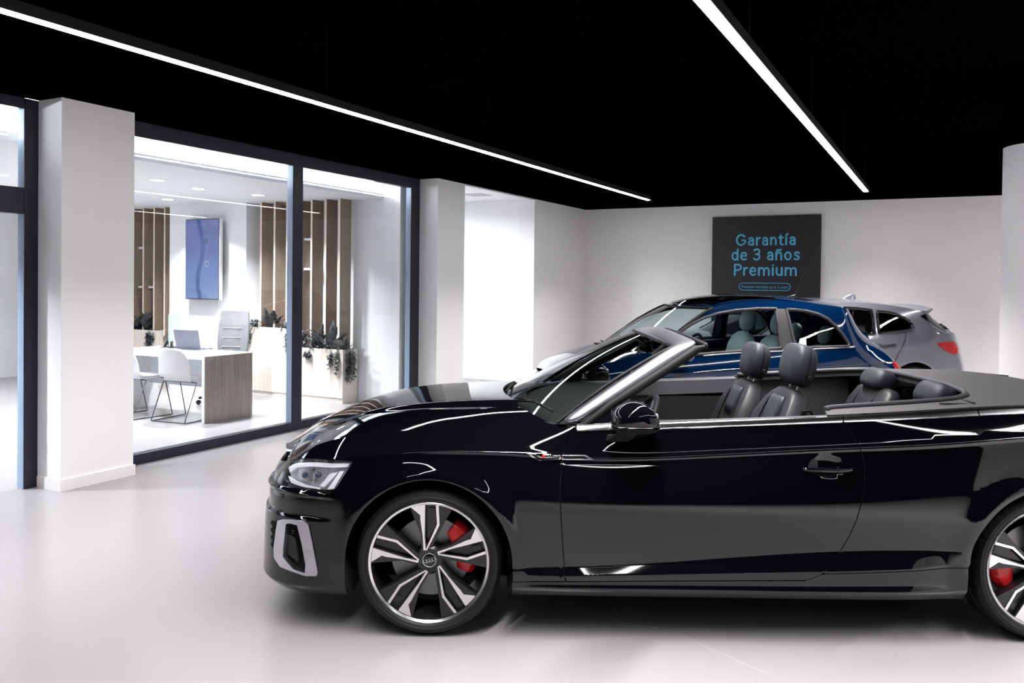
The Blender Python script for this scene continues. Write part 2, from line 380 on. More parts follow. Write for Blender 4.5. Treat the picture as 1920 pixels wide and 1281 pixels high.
# wall screen
M_scr = mat('screen_picture', (.1, .2, .5), .12)
def screen_nodes():
    n, l, b = nodes_of(M_scr)
    tc = n.new('ShaderNodeTexCoord'); sp = n.new('ShaderNodeSeparateXYZ'); l.new(tc.outputs['Object'], sp.inputs[0])
    def math_(op, a, b_=None):
        m = n.new('ShaderNodeMath'); m.operation = op
        for i, q in enumerate((a, b_)):
            if q is None: continue
            if isinstance(q, (int, float)): m.inputs[i].default_value = q
            else: l.new(q, m.inputs[i])
        return m.outputs[0]
    def ramp(fac, stops):
        c = n.new('ShaderNodeValToRGB'); e = c.color_ramp.elements
        while len(e) < len(stops): e.new(.5)
        for i, (p, col) in enumerate(stops): e[i].position = p; e[i].color = (*col, 1)
        l.new(fac, c.inputs[0]); return c.outputs[0]
    def mix(f, a, b_):
        m = n.new('ShaderNodeMix'); m.data_type = 'RGBA'
        if isinstance(f, float): m.inputs[0].default_value = f
        else: l.new(f, m.inputs[0])
        l.new(a, m.inputs[6]); 
        if isinstance(b_, tuple): m.inputs[7].default_value = (*b_, 1)
        else: l.new(b_, m.inputs[7])
        return m.outputs[2]
    x, z = sp.outputs[0], sp.outputs[2]           # x 0..0.65 across, z 0..1.11 up
    base = ramp(math_('DIVIDE', z, 1.11), [(0, (.22, .36, .72)), (.35, (.17, .30, .68)), (.62, (.12, .18, .48)), (1, (.20, .24, .60))])
    wob = math_('MULTIPLY', math_('SINE', math_('MULTIPLY', z, 6.5)), .05)
    band = math_('SUBTRACT', .055, math_('ABSOLUTE', math_('SUBTRACT', math_('ADD', x, wob), .29)))
    f = n.new('ShaderNodeMapRange'); f.inputs[1].default_value = 0; f.inputs[2].default_value = .03; l.new(band, f.inputs[0])
    c = mix(f.outputs[0], base, (.035, .11, .40))
    nz = n.new('ShaderNodeTexNoise'); nz.inputs['Scale'].default_value = 9; nz.inputs['Detail'].default_value = 8; l.new(tc.outputs['Object'], nz.inputs[0])
    zone = n.new('ShaderNodeMapRange'); zone.inputs[1].default_value = .26; zone.inputs[2].default_value = .05
    d = math_('ADD', math_('ABSOLUTE', math_('SUBTRACT', x, .42)), math_('MULTIPLY', math_('ABSOLUTE', math_('SUBTRACT', z, .86)), .7)); l.new(d, zone.inputs[0])
    g = n.new('ShaderNodeMapRange'); g.inputs[1].default_value = .5; g.inputs[2].default_value = .6; l.new(nz.outputs[0], g.inputs[0])
    c = mix(math_('MULTIPLY', math_('MULTIPLY', g.outputs[0], zone.outputs[0]), .75), c, (.05, .07, .16))
    dx = math_('SUBTRACT', x, .42); dz = math_('SUBTRACT', z, .49)
    rr = math_('SQRT', math_('ADD', math_('MULTIPLY', dx, dx), math_('MULTIPLY', dz, dz)))
    ring = math_('LESS_THAN', math_('ABSOLUTE', math_('SUBTRACT', rr, .036)), .007)
    c = mix(math_('MULTIPLY', ring, .75), c, (.6, .72, .95))
    b.inputs['Base Color'].default_value = (.01, .012, .02, 1); l.new(c, b.inputs['Emission Color']); b.inputs['Emission Strength'].default_value = .5
screen_nodes()
t = thing('wall_screen', 'tall blue display screen mounted on the white office wall', 'screen', W(8.18, -9.63, 1.32), ROT)
MB().box(-.012, .66, .0, .045, -.012, 1.122).build('bezel', mat('dark_bezel', (.006, .008, .02), .3), t, bevel=.003)
MB().box(0, .648, -.003, .001, 0, 1.11).build('display', M_scr, t)
MB().box(.66, .672, .002, .05, -.012, 1.122).build('side_trim', M_white, t)
MB().box(.15, .5, .045, .12, .3, .8).build('wall_mount', M_blackmetal, t)
# desk (local x = v, y = u from its near right foot)
t = thing('desk', 'white office desk with a grey oak end panel behind the glass', 'desk', W(6.37, -7.20, 0), ROT)
MB().box(-1.62, 0, 0, .70, .70, .742).build('desktop', M_white, t, bevel=.002)
MB().box(-.042, 0, 0, .70, .0, .70).build('side_panel', M_white, t)
MB().box(0, .006, .004, .696, .004, .738).build('oak_facing', M_dwood, t)
MB().box(-1.62, -1.58, .03, .67, .0, .70).build('side_panel', M_white, t)
MB().box(-1.58, -.042, .55, .57, .30, .70).build('modesty_panel', mat('blue_white_panel', (.72, .76, .84), .4), t)
# laptop
M_lap = mat('laptop_grey', (.10, .105, .15), .35, metal=.3)
t = thing('laptop', 'open dark grey laptop with its lid towards the glass', 'laptop', W(6.86, -8.02, .742), ROT + R(12))
MB().box(-.17, .17, -.01, .23, 0, .016).build('base', M_lap, t, bevel=.003)
mb = MB().box(-.17, .17, -.005, .005, 0, .235, Matrix.Translation((0, -.005, .014)) @ Matrix.Rotation(R(14), 4, 'X')); mb.build('lid', mat('laptop_lid', (.04, .04, .062), .4, metal=.2), t, bevel=.003)
MB().box(-.14, .14, .05, .13, .016, .018).build('keyboard', M_blackmetal, t)
# monitor seen from its edge
t = thing('computer_monitor', 'slim computer monitor seen edge on, left of the laptop', 'monitor', W(7.0, -8.45, .742), ROT)
Mr = Matrix.Rotation(R(129), 4, 'Z')
MB().box(-.26, .26, -.012, .012, .09, .42, Matrix.Translation((0, 0, 0)) @ Mr).build('panel', mat('monitor_grey', (.25, .33, .42), .3), t, bevel=.003)
MB().box(-.02, .02, .01, .04, .0, .2, Mr).bar((-.03, 0, .17), (-.15, -.02, .005), .03, .012).build('stand', M_blackmetal, t)
MB().box(-.15, .10, -.09, .09, 0, .01).build('foot', M_blackmetal, t, bevel=.002)
# visitor chairs: white shell on a wire sled
M_shell = mat('white_chair_shell', (.86, .86, .87), .4)
M_wire = mat('dark_wire', (.012, .02, .024), .35)
def visitor_chair(loc, rz, lab):
    """local y = forward (towards the desk), origin on the floor under the seat"""
    t = thing('visitor_chair', lab, 'chair', loc, rz, 'white visitor chairs at the desk')
    rows = []
    prof = [(.23, .45, .40), (.05, .435, .46), (-.12, .44, .47), (-.20, .475, .48), (-.235, .58, .47), (-.265, .70, .44), (-.29, .80, .36), (-.295, .825, .28)]
    for (y, z, wd) in prof:
        row = []
        for q in range(9):
            a = (q - 4) / 4
            cy = .05 * a * a if z > .5 else 0
            cz = .035 * a * a if z < .5 else 0
            row.append((a * wd / 2, y + cy, z + cz))
        rows.append(row)
    o = MB().loft(rows, False).build('shell', M_shell, t, smooth=180, fix=False)
    sm = o.modifiers.new('solid', 'SOLIDIFY'); sm.thickness = .016; sb = o.modifiers.new('sub', 'SUBSURF'); sb.levels = sb.render_levels = 2
    MB().box(-.2, .2, -.15, .22, .445, .485).build('seat_pad', M_shell, t, bevel=.018)
    for sx in (-1, 1):
        x = sx * .24
        MB().tube([(sx * .18, .16, .44), (x, .14, .435), (x, .24, .012), (x, .22, .007), (x, -.26, .007), (x, -.28, .012), (x, -.10, .435), (sx * .18, -.12, .44)], .0065, 8).build('sled_leg', M_wire, t, smooth=50)
    for a_, b_, c_ in ((.24, -.27, .007), (.2, .15, .44), (.2, -.11, .44)): MB().tube([(-a_, b_, c_), (a_, b_, c_)], .0065, 8).build('cross_bar', M_wire, t, smooth=50)
    return t
visitor_chair(W(6.49, -7.62), ROT + R(6), 'white visitor chair nearest the oak end of the desk')
visitor_chair(W(6.40, -8.27), ROT + R(-4), 'white visitor chair on the left, next to the tall white pier')
# task chair
M_leather = mat('light_grey_leather', (.17, .167, .17), .45)
t = thing('office_chair', 'light grey high back office chair on castors behind the desk', 'chair', W(7.50, -8.14, 0), ROT + math.pi + R(14))
def pad(prof, wd, dep, M=None, n=9):
    rows = []
    for (y, z, ww) in prof:
        rows.append([(wd * ww * (q - n // 2) / (n // 2), y - .02 * (abs(q - n // 2) / (n // 2)) ** 2 * -1, z) for q in range(n)])
    return rows
rows = pad([(.17, .52, .85), (.19, .60, .95), (.20, .80, 1), (.22, 1.0, .98), (.245, 1.15, .9), (.25, 1.2, .82)], .225, .05)
rows = [[(x, -y, z) for (x, y, z) in r_] for r_ in rows]
o = MB().loft(rows, False).build('backrest', M_leather, t, fix=False)
sm = o.modifiers.new('solid', 'SOLIDIFY'); sm.thickness = .05; sm.offset = 0; b_ = o.modifiers.new('bev', 'BEVEL'); b_.width = .02; b_.segments = 3
for z in (.72, .84, .96): MB().box(-.13, .13, -.180 - (z - .72) * .1, -.163 - (z - .72) * .1, z, z + .006).build('seam', mat('seam_grey', (.35, .35, .36), .6), t)
MB().box(-.235, .235, -.17, .26, .43, .52).build('seat', M_leather, t, bevel=.03)
MB().box(-.05, .05, -.30, -.225, .47, .70).build('back_bracket', M_blackmetal, t, bevel=.01)
MB().tube([(0, 0, .1), (0, 0, .44)], .03, 12).build('gas_lift', M_blackmetal, t, smooth=40)
for k_ in range(5):
    a = R(72 * k_ + 20); c_, s_ = math.cos(a), math.sin(a)
    lg = MB().bar((0, 0, .12), (c_ * .30, s_ * .30, .085), .04, .03).build('base_arm', M_blackmetal, t, bevel=.005)
    MB().lathe([(0, -.02), (.03, -.018), (.03, .018), (0, .02)], 16, Matrix.Translation((c_ * .30, s_ * .30, .031)) @ Matrix.Rotation(a, 4, 'Z') @ Matrix.Rotation(R(90), 4, 'X')).build('castor', M_blackmetal, lg, smooth=40)
for sx in (-1, 1): MB().tube([(sx * .24, -.1, .47), (sx * .28, -.05, .66), (sx * .28, .12, .67)], .016, 8).build('armrest', M_blackmetal, t, smooth=50)
# plants
M_leaf = mat('grey_green_leaf', (.06, .075, .07), .5)
tex_noise(M_leaf, (6, 6, 6), 5, (.018, .021, .022), (.085, .095, .095), .35, .7)
M_ivy = mat('ivy_leaf', (.05, .06, .06), .5)
tex_noise(M_ivy, (9, 9, 9), 6, (.02, .023, .024), (.08, .09, .09), .35, .7)
def leaf(mb, base, d, L, wd, bend=.3, n=6):
    d = Vector(d).normalized(); side = d.cross(Vector((0, 0, 1)))
    if side.length < .1: side = Vector((1, 0, 0))
    side.normalize(); rows = []
    for i in range(n + 1):
        q = i / n; c = Vector(base) + d * (L * q) + Vector((0, 0, -bend * L * q * q)); wq = wd * (math.sin(math.pi * min(1, q * .92 + .08)) ** .8) / 2
        nn = side.cross(d)
        rows.append([c - side * wq + nn * wq * .25, c, c + side * wq + nn * wq * .25])
    mb.loft(rows, False)
def fern(u, v, z, lab, n=16, L=.40, wd=.055, group='fern plants in the planters'):
    t = thing('fern', lab, 'plant', W(u, v, z), ROT, group); mb = MB()
    for k in range(n):
        a = 2 * math.pi * k / n + random.uniform(-.2, .2); el = random.uniform(.5, 1.35)
        leaf(mb, (0, 0, 0), (math.cos(a) * math.cos(el), math.sin(a) * math.cos(el) * (.5 if math.sin(a) < 0 else .22), math.sin(el)), L * random.uniform(.7, 1.05), wd * random.uniform(.8, 1.2), .25)
    mb.v = [(p[0], min(p[1], .17 + .02 * p[2]), p[2]) for p in mb.v]
    mb.build('fronds', M_leaf, t, smooth=180, fix=False)
    return t
def bush(u, v, z, lab, n=60, r=(.12, .06, .09), group='leafy plants in the planters'):
    t = thing('leafy_plant', lab, 'plant', W(u, v, z), ROT, group); mb = MB()
    for k in range(n):
        p = Vector((random.uniform(-1, 1) * r[0], random.uniform(-1, 1) * r[1], random.uniform(0, 1) * r[2] * 2))
        leaf(mb, p, (random.uniform(-1, 1), random.uniform(-1, .4), random.uniform(-.2, 1)), random.uniform(.05, .10), .035, .4, 4)
    mb.tube([(0, 0, -.06), (0, 0, r[2])], .006, 5)
    mb.build('leaves', M_ivy, t, smooth=180, fix=False)
def ivy(u, v, z, lab, drop=.3, wd=.12, strands=5, side=(0, -1), group='ivy trailing over the planters'):
    t = thing('trailing_ivy', lab, 'plant', W(u, v, z), ROT, group); st = MB(); lv = MB()
    for k in range(strands):
        x0 = random.uniform(-wd, wd) ; L = drop * random.uniform(.6, 1)
        ox, oy = side; px, py = (x0, 0) if oy else (0, x0)
        pts = [(px - ox * .06, py - oy * .06, .0), (px + ox * .012, py + oy * .012, .015), (px + ox * .018, py + oy * .018, -.06)]
        for q in range(1, 6): pts.append((px + ox * .02 + random.uniform(-.012, .012) * abs(oy), py + oy * .02 + random.uniform(-.012, .012) * abs(ox), -.06 - (L - .06) * q / 5))
        st.tube(pts, .0025, 4)
        for q in range(2, 8):
            for _ in range(5):
                c = Vector(pts[q]) + Vector((random.uniform(-.02, .02), random.uniform(-.02, .02) - .0, random.uniform(-.03, .03)))
                if oy: c.y = min(c.y, oy * .012)
                else: c.x = max(c.x, ox * .012)
                leaf(lv, c, (random.uniform(-1, 1) + ox * .6, random.uniform(-1, 1) * .3 + oy * .6, random.uniform(-1, .2)), random.uniform(.03, .045), .03, .2, 3)
    st.build('stems', M_ivy, t, smooth=60); lv.build('leaves', M_ivy, t, smooth=180, fix=False)
fern(8.40, -7.30, .67, 'spiky grey fern in the low planter between two slats', 22, 0.46, 0.081)
fern(8.38, -7.13, .67, 'tall spiky grey fern in the low planter beside the end slat', 18, 0.55, 0.075)
fern(8.40, -6.93, .67, 'small fern at the right end of the low planter', 20, 0.26, 0.040)
fern(8.40, -8.20, .92, 'spiky fern in the tall planter right of the office chair', 20, 0.41, 0.069)
fern(8.40, -10.75, .79, 'spiky fern in the left planter behind the monitor', 24, 0.43, 0.092)
bush(8.38, -7.45, .66, 'leafy plant in the low planter beside the window post', 90, (.14, .05, .10))
bush(8.38, -7.02, .66, 'leafy plant at the foot of the end slat in the low planter', 90, (.13, .05, .07))
bush(8.38, -8.47, .91, 'leafy plant at the left end of the tall planter', 60, (.09, .05, .06))
bush(8.38, -7.86, .91, 'leafy plant in the tall planter beside the window post', 70, (.10, .05, .07))
bush(8.38, -7.62, .68, 'dark leafy plant behind the window post above the low planter', 60, (.08, .05, .13))
bush(8.38, -10.98, .79, 'leafy plant in the left planter next to the pier', 60, (.12, .05, .05))
ivy(8.32, -7.02, .70, 'ivy hanging down the front of the low planter near its corner', .30, .07, 4)
ivy(8.45, -6.885, .70, 'thick ivy hanging over the right end of the low planter', .38, .09, 9, (1, 0))
ivy(8.32, -7.46, .70, 'short ivy hanging over the low planter beside the window post', .14, .06, 3)
ivy(8.32, -7.80, .945, 'ivy hanging from the tall planter beside the window post', .34, .05, 3)
ivy(8.32, -8.52, .945, 'ivy hanging from the tall planter beside the office chair', .24, .04, 3)
ivy(8.32, -10.55, .82, 'ivy hanging from the left planter behind the monitor', .24, .08, 6)
# ---------------------------------------------------------------- hanging sign on the back wall
M_sign = mat('charcoal_board', (.014, .0145, .019), .5)
M_cyan = mat('cyan_lettering', (.105, .52, .80), .5)
pa, pb = at_y(1336, 408, 1), at_y(1540, 404.5, 1)
def on_back(px, py):
    r = pix_ray(px, py); nrm = W(1, 0); o = Vector((0, 0, EYE)); k = (UB - .05 - o.dot(nrm)) / r.dot(nrm); p = o + r * k
    return p.x * math.cos(TH) - p.y * math.sin(TH), p.z          # v, z
v0, ztop = on_back(1336, 407.5); v1, _ = on_back(1540, 404)
t = thing('wall_sign', 'dark wall sign with cyan lettering above the blue car', 'sign', W(UB - .05, (v0 + v1) / 2, 0), ROT)
hw = (v1 - v0) / 2
MB().box(-hw, hw, 0, .045, .9, ztop).build('board', M_sign, t, bevel=.004)
vc = (v0 + v1) / 2
def lettering(txt, py_base, px_c, size, name, m, bold=.0, sp=1.0, width=None):
    v, z = on_back(px_c, py_base)
    mb = text_mb(txt, size, .002, sp, 'CENTER', 0) if size < .1 else stroke_text(txt, size, .061)
    if width:
        xs = [p[0] for p in mb.v]; k = width / (max(xs) - min(xs)); mb.v = [(p[0] * k, p[1] * (k if size > .1 else 1), p[2]) for p in mb.v]
    mb.v = [(p[0] + v - vc, -.003 - p[2], p[1] + z) for p in mb.v]
    return mb.build(name, m, t)
def pxw(x0, x1, y): return on_back(x1, y)[0] - on_back(x0, y)[0]
lettering('Garantía', 459, 1435, .33, 'lettering', M_cyan, .006, width=pxw(1379, 1491, 450))
lettering('de 3 años', 487, 1434.5, .33, 'lettering', M_cyan, .006, width=pxw(1371, 1499, 478))
lettering('Premium', 516, 1434, .33, 'lettering', M_cyan, .006, width=pxw(1375, 1493, 507))
lettering('Premium warranty up to 3 years', 540.5, 1433.5, .062, 'lettering', M_cyan, .0006, width=pxw(1390, 1477, 538))
a_, z0 = on_back(1386, 544); b2, z1 = on_back(1482, 531.5); rr = (z1 - z0) / 2
ring = []
for side, cx in ((1, b2 - rr - vc), (-1, a_ + rr - vc)):
    for k in range(13):
        an = -math.pi / 2 + math.pi * k / 12; ring.append((cx + side * rr * math.cos(an), -.004, (z0 + z1) / 2 + side * rr * math.sin(an)))
MB().tube(ring + ring[:2], .006, 6).build('outline', M_cyan, t, smooth=60)

# faint joints and a hairline crack in the floor
M_joint = mat('floor_joint', (.21, .20, .205), .6, spec=.1)
for n_, (pa_, pb_) in enumerate((((-60, 1162), (330, 1035)), ((820, 1290), (1180, 1090)))):
    a_, b_2 = at_z(*pa_, 0), at_z(*pb_, 0)
    if n_ == 0: struct(MB().bar(a_ + Vector((0, 0, -.0009)), b_2 + Vector((0, 0, -.0009)), .004, .002).build('trim_%d' % (n_ + 1), M_joint))
crk = smooth_crack = [at_z(px, py, .0) + Vector((0, 0, -.0006)) for px, py in ((1025, 1133), (1060, 1141), (1110, 1149), (1160, 1166), (1205, 1174), (1250, 1180), (1290, 1195), (1330, 1216), (1370, 1232), (1400, 1248), (1440, 1262))]
struct(MB().tube(crk, .0012, 5).build('trim_2', mat('crack_light', (.44, .425, .43), .6, spec=.1)))
# ================================================================ body panel tools
def spl(xs, ys):
    """natural cubic spline, straight beyond its ends"""
    x = np.array(xs, float); y = np.array(ys, float); n = len(x); h = np.diff(x); A = np.eye(n); r = np.zeros(n)
    for i in range(1, n - 1):
        A[i, i - 1], A[i, i], A[i, i + 1] = h[i - 1], 2 * (h[i - 1] + h[i]), h[i]
        r[i] = 6 * ((y[i + 1] - y[i]) / h[i] - (y[i] - y[i - 1]) / h[i - 1])
    m = np.linalg.solve(A, r)
    def f(q):
        q = np.asarray(q, float); c = np.clip(q, x[0], x[-1]); i = np.clip(np.searchsorted(x, c) - 1, 0, n - 2); t = c - x[i]; hi = h[i]
        b = (y[i + 1] - y[i]) / hi - hi * (2 * m[i] + m[i + 1]) / 6
        return y[i] + b * t + m[i] / 2 * t * t + (m[i + 1] - m[i]) / (6 * hi) * t ** 3
    return f
def plin(xs, ys): return lambda q: np.interp(q, xs, ys)
class Plan:
    """half outline of the body seen from above, by arc length s; s equals x at xref"""
    def __init__(s, pts, xref):
        p = np.array(pts, float); c = np.r_[0, np.cumsum(np.hypot(*np.diff(p, axis=0).T))]
        fx, fy = spl(c, p[:, 0]), spl(c, p[:, 1]); t = np.linspace(0, c[-1], 3000); x, y = fx(t), fy(t)
        a = np.r_[0, np.cumsum(np.hypot(np.diff(x), np.diff(y)))]
        k = np.argmin(np.abs(x - xref)); a = a - a[k] + x[k]
        s.s, s.x, s.y = a, x, y; dx, dy = np.gradient(x, a), np.gradient(y, a); L = np.hypot(dx, dy); s.nx, s.ny = -dy / L, dx / L
        s.s0, s.s1 = a[0], a[-1]
    def at(s, q): return (np.interp(q, s.s, s.x), np.interp(q, s.s, s.y), np.interp(q, s.s, s.nx), np.interp(q, s.s, s.ny))
    def s_of_x(s, xv): return float(np.interp(xv, s.x, s.s))
def hermite(nodes, z):
    """nodes: list of (z, value, slope below, slope above), arrays along s"""
    out = nodes[0][1] + (z - nodes[0][0]) * nodes[0][3]
    for (z0, v0, _, m0), (z1, v1, m1, _) in zip(nodes[:-1], nodes[1:]):
        h = np.maximum(z1 - z0, 1e-4); t = (z - z0) / h
        val = (2 * t ** 3 - 3 * t ** 2 + 1) * v0 + (t ** 3 - 2 * t ** 2 + t) * h * m0 + (-2 * t ** 3 + 3 * t ** 2) * v1 + (t ** 3 - t ** 2) * h * m1
        out = np.where(z >= z0, val, out)
    zl, vl, ml, _ = nodes[-1]
    return np.where(z > zl, vl + (z - zl) * ml, out)
class Body:
    def __init__(s, plan, inset, mw, hw): s.plan, s.inset, s.mw, s.hw = plan, inset, mw, hw     # mw: car to world
    def side(s, a, z, sgn=-1, off=0.):
        a = np.asarray(a, float); z = np.asarray(z, float); x, y, nx, ny = s.plan.at(a); i = s.inset(a, z, x) - off
        return np.stack([x - nx * i, sgn * np.maximum(y - ny * i, 0), z], -1)
    def solve(s, px, py, a0=None):
        """(s, z) on the near side where the pixel looks"""
        r = pix_ray(px, py); E0 = Vector((0, 0, EYE))
        if a0 is None:
            im = s.mw.inverted(); o_, d_ = im @ E0, im.to_3x3() @ r; p = o_ + d_ * ((-s.hw - o_.y) / d_.y); q = np.array([max(p.x, s.plan.s0 + .3), p.z])
        else: q = np.array(a0, float)
        def err(q):
            P = s.side(q[0], q[1]); u_, v_ = project(s.mw @ Vector(P.tolist())); return np.array([u_ - px, v_ - py])
        for _ in range(25):
            e = err(q)
            if abs(e).max() < .05: break
            J = np.stack([(err(q + [1e-4, 0]) - e) / 1e-4, (err(q + [0, 1e-4]) - e) / 1e-4], 1)
            d = np.linalg.solve(J.T @ J + np.eye(2) * 30, -J.T @ e); d = np.clip(d, -.12, .12); q = q + d
        return q
    def poly(s, pts): return [tuple(s.solve(*p)) for p in pts]
def inside(poly, P):
    p = np.array(poly); x, y = P[:, 0], P[:, 1]; r = np.zeros(len(P), bool)
    for (x0, y0), (x1, y1) in zip(p, np.roll(p, -1, 0)):
        c = ((y0 > y) != (y1 > y)); 
        with np.errstate(divide='ignore', invalid='ignore'): r ^= c & (x < (x1 - x0) * (y - y0) / (y1 - y0 if y1 != y0 else 1e-12) + x0)
    return r
def densify(poly, step, closed=True):
    out = []; n = len(poly)
    for i in range(n if closed else n - 1):
        a, b = np.array(poly[i]), np.array(poly[(i + 1) % n]); k = max(1, int(math.ceil(np.hypot(*(b - a)) / step)))
        out += [tuple(a + (b - a) * j / k) for j in range(k)]
    if not closed: out.append(tuple(poly[-1]))
    return out
def smooth_path(pts, n=8, closed=False):
    """Catmull-Rom through 2-D or 3-D points"""
    P = [np.array(p, float) for p in pts]; m = len(P); out = []
    for i in range(m if closed else m - 1):
        p0, p1, p2, p3 = (P[(i - 1) % m] if closed or i > 0 else P[0]), P[i], P[(i + 1) % m], (P[(i + 2) % m] if closed or i + 2 < m else P[-1])
        for j in range(n):
            t = j / n; out.append(tuple(.5 * (2 * p1 + (p2 - p0) * t + (2 * p0 - 5 * p1 + 4 * p2 - p3) * t * t + (3 * p1 - p0 - 3 * p2 + p3) * t ** 3)))
    if not closed: out.append(tuple(P[-1]))
    return out
class Panel:
    """triangulated sheet over a 2-D outline, bent by fmap, with exact normals and a returned rim"""
    def __init__(s): s.v, s.f, s.n, s.k = [], [], [], []
    def add(s, poly, fmap, step=.02, rim=.012, holes=(), lines=(), out=None, edge=None, bstep=None):
        bstep = bstep or step * .6
        rings = [densify(poly, bstep)] + [densify(h, bstep) for h in holes]
        V, Eg = [], []
        for ring in rings:
            k = len(V); V += ring; Eg += [(k + i, k + (i + 1) % len(ring)) for i in range(len(ring))]
        p = np.array(poly); lo, hi = p.min(0), p.max(0)
        gx = np.arange(lo[0] + step * .37, hi[0], step); gy = np.arange(lo[1] + step * .41, hi[1], step)
        G = np.stack(np.meshgrid(gx, gy), -1).reshape(-1, 2)
        ok = inside(poly, G)
        for h in holes: ok &= ~inside(h, G)
        G = G[ok]
        B = np.array(V); 
        if len(G):
            d2 = ((G[:, None, :] - B[None]) ** 2).sum(-1).min(1); G = G[d2 > (step * .22) ** 2]
        for ln in lines:                                                     # feature lines become mesh edges
            L = np.array(ln); okl = inside(poly, L)
            for h in holes: okl &= ~inside(h, L)
            if len(L): okl &= ((L[:, None, :] - B[None]) ** 2).sum(-1).min(1) > (bstep * .55) ** 2
            if len(G) and okl.any(): G = G[((G[:, None, :] - L[okl][None]) ** 2).sum(-1).min(1) > (step * .3) ** 2]
            prev = None
            for q, k_ok in zip(L, okl):
                if k_ok:
                    V.append(tuple(q))
                    if prev is not None: Eg.append((prev, len(V) - 1))
                    prev = len(V) - 1
                else: prev = None
        V2 = [Vector(q) for q in V] + [Vector(q) for q in G]
        vs, es, fs, *_ = delaunay_2d_cdt(V2, Eg, [], 0, 1e-6)
        vs = np.array([tuple(q) for q in vs]); fs = np.array([f for f in fs if len(f) == 3])
        c = vs[fs].mean(1); ok = inside(rings[0], c)
        for h in rings[1:]: ok &= ~inside(h, c)
        fs = fs[ok]
        P = fmap(vs[:, 0], vs[:, 1]); e = 7e-4
        da = fmap(vs[:, 0] + e, vs[:, 1]) - fmap(vs[:, 0] - e, vs[:, 1]); db = fmap(vs[:, 0], vs[:, 1] + e) - fmap(vs[:, 0], vs[:, 1] - e)
        N = np.cross(da, db); L = np.linalg.norm(N, axis=1, keepdims=True); N = N / np.maximum(L, 1e-12)
        k = int(np.argmax((N @ np.array(out, float)).__abs__())) if out is not None else 0
        if out is not None and N[k] @ np.array(out, float) < 0: N = -N
        fn = np.cross(P[fs[:, 1]] - P[fs[:, 0]], P[fs[:, 2]] - P[fs[:, 0]]); flip = (fn * N[fs].mean(1)).sum(1) < 0
        fs[flip] = fs[flip][:, ::-1]
        k0 = len(s.v); s.v += P.tolist(); s.f += (fs + k0).tolist(); s.n += [[N[i].tolist() for i in f] for f in fs]; s.k += [0] * len(fs)
        if rim:
            cnt = {}
            for f in fs:
                for i in range(3):
                    a, b = int(f[i]), int(f[(i + 1) % 3])
                    if (b, a) in cnt: cnt.pop((b, a))
                    else: cnt[(a, b)] = 1
            low = {}
            for a, b in cnt:
                q = []
                for i in (a, b):
                    if i not in low:                                     # the rim has its own vertices, so its normals stay apart
                        low[i] = len(s.v); s.v += [P[i].tolist(), (P[i] - N[i] * rim).tolist()]
                    q.append(low[i])
                s.f.append([q[1], q[0], q[0] + 1, q[1] + 1])
                va, vb, vc = P[b], P[a], P[a] - N[a] * rim; nn = np.cross(vb - va, vc - va); nn = nn / max(np.linalg.norm(nn), 1e-12)
                s.n.append([nn.tolist()] * 4); s.k.append(1)
        return s
    def build(s, name, m, parent=None):
        me = bpy.data.meshes.new(name); me.from_pydata(s.v, [], s.f); me.materials.append(m); me.materials.append(M_dark if m in (M_paint, M_gloss) else m); me.polygons.foreach_set('material_index', s.k)
        me.polygons.foreach_set('use_smooth', [True] * len(me.polygons))
        me.normals_split_custom_set([q for f in s.n for q in f])
        o = bpy.data.objects.new(name, me); COL.objects.link(o)
        if parent is not None: o.parent = parent
        return o
# ---------------------------------------------------------------- car paints and trims
M_paint = mat('black_car_paint', (.0018, .0018, .0028), .025, ior=1.58)
M_gloss = mat('black_gloss_plastic', (.003, .003, .004), .06)
M_matte = mat('black_soft_plastic', (.006, .006, .007), .65, spec=.2)
M_rubber = mat('tyre_rubber', (.006, .006, .0065), .55, spec=.3)
M_chrome = mat('bright_trim', (.78, .78, .80), .16, metal=1)
M_satin = mat('satin_silver', (.60, .60, .64), .28, metal=1)
M_silver = mat('machined_alloy', (.80, .80, .80), .24, metal=1)
M_anthr = mat('anthracite_alloy', (.008, .008, .009), .28)
M_disc = mat('brake_disc_steel', (.17, .17, .175), .35, metal=1)
M_red = mat('red_caliper', (.50, .008, .012), .28)
M_leath = mat('grey_black_leather', (.026, .026, .030), .5, spec=.3)
tex_noise(M_leath, (120, 120, 120), 3, (.011, .011, .013), (.017, .017, .020), .3, .7, bump=.12)
M_leath2 = mat('blue_grey_leather', (.019, .022, .027), .55, spec=.3)
M_trim = mat('interior_grey', (.036, .036, .041), .55)
M_pillar = mat('pillar_grey', (.028, .026, .029), .6, spec=.25)
M_cloth = mat('soft_top_grey', (.085, .080, .086), .75)
tex_noise(M_cloth, (300, 300, 300), 3, (.044, .041, .045), (.058, .054, .059), .3, .7)
M_wind = glass('windscreen_glass', (.80, .86, .85))
M_lens = glass('lamp_lens', (.96, .97, 1.0))
M_dark = mat('cabin_black', (.004, .004, .005), .7)
M_lamp = mat('lamp_white', (.92, .93, .96), .25)
M_lampm = mat('lamp_mirror', (.75, .76, .80), .1, metal=1)
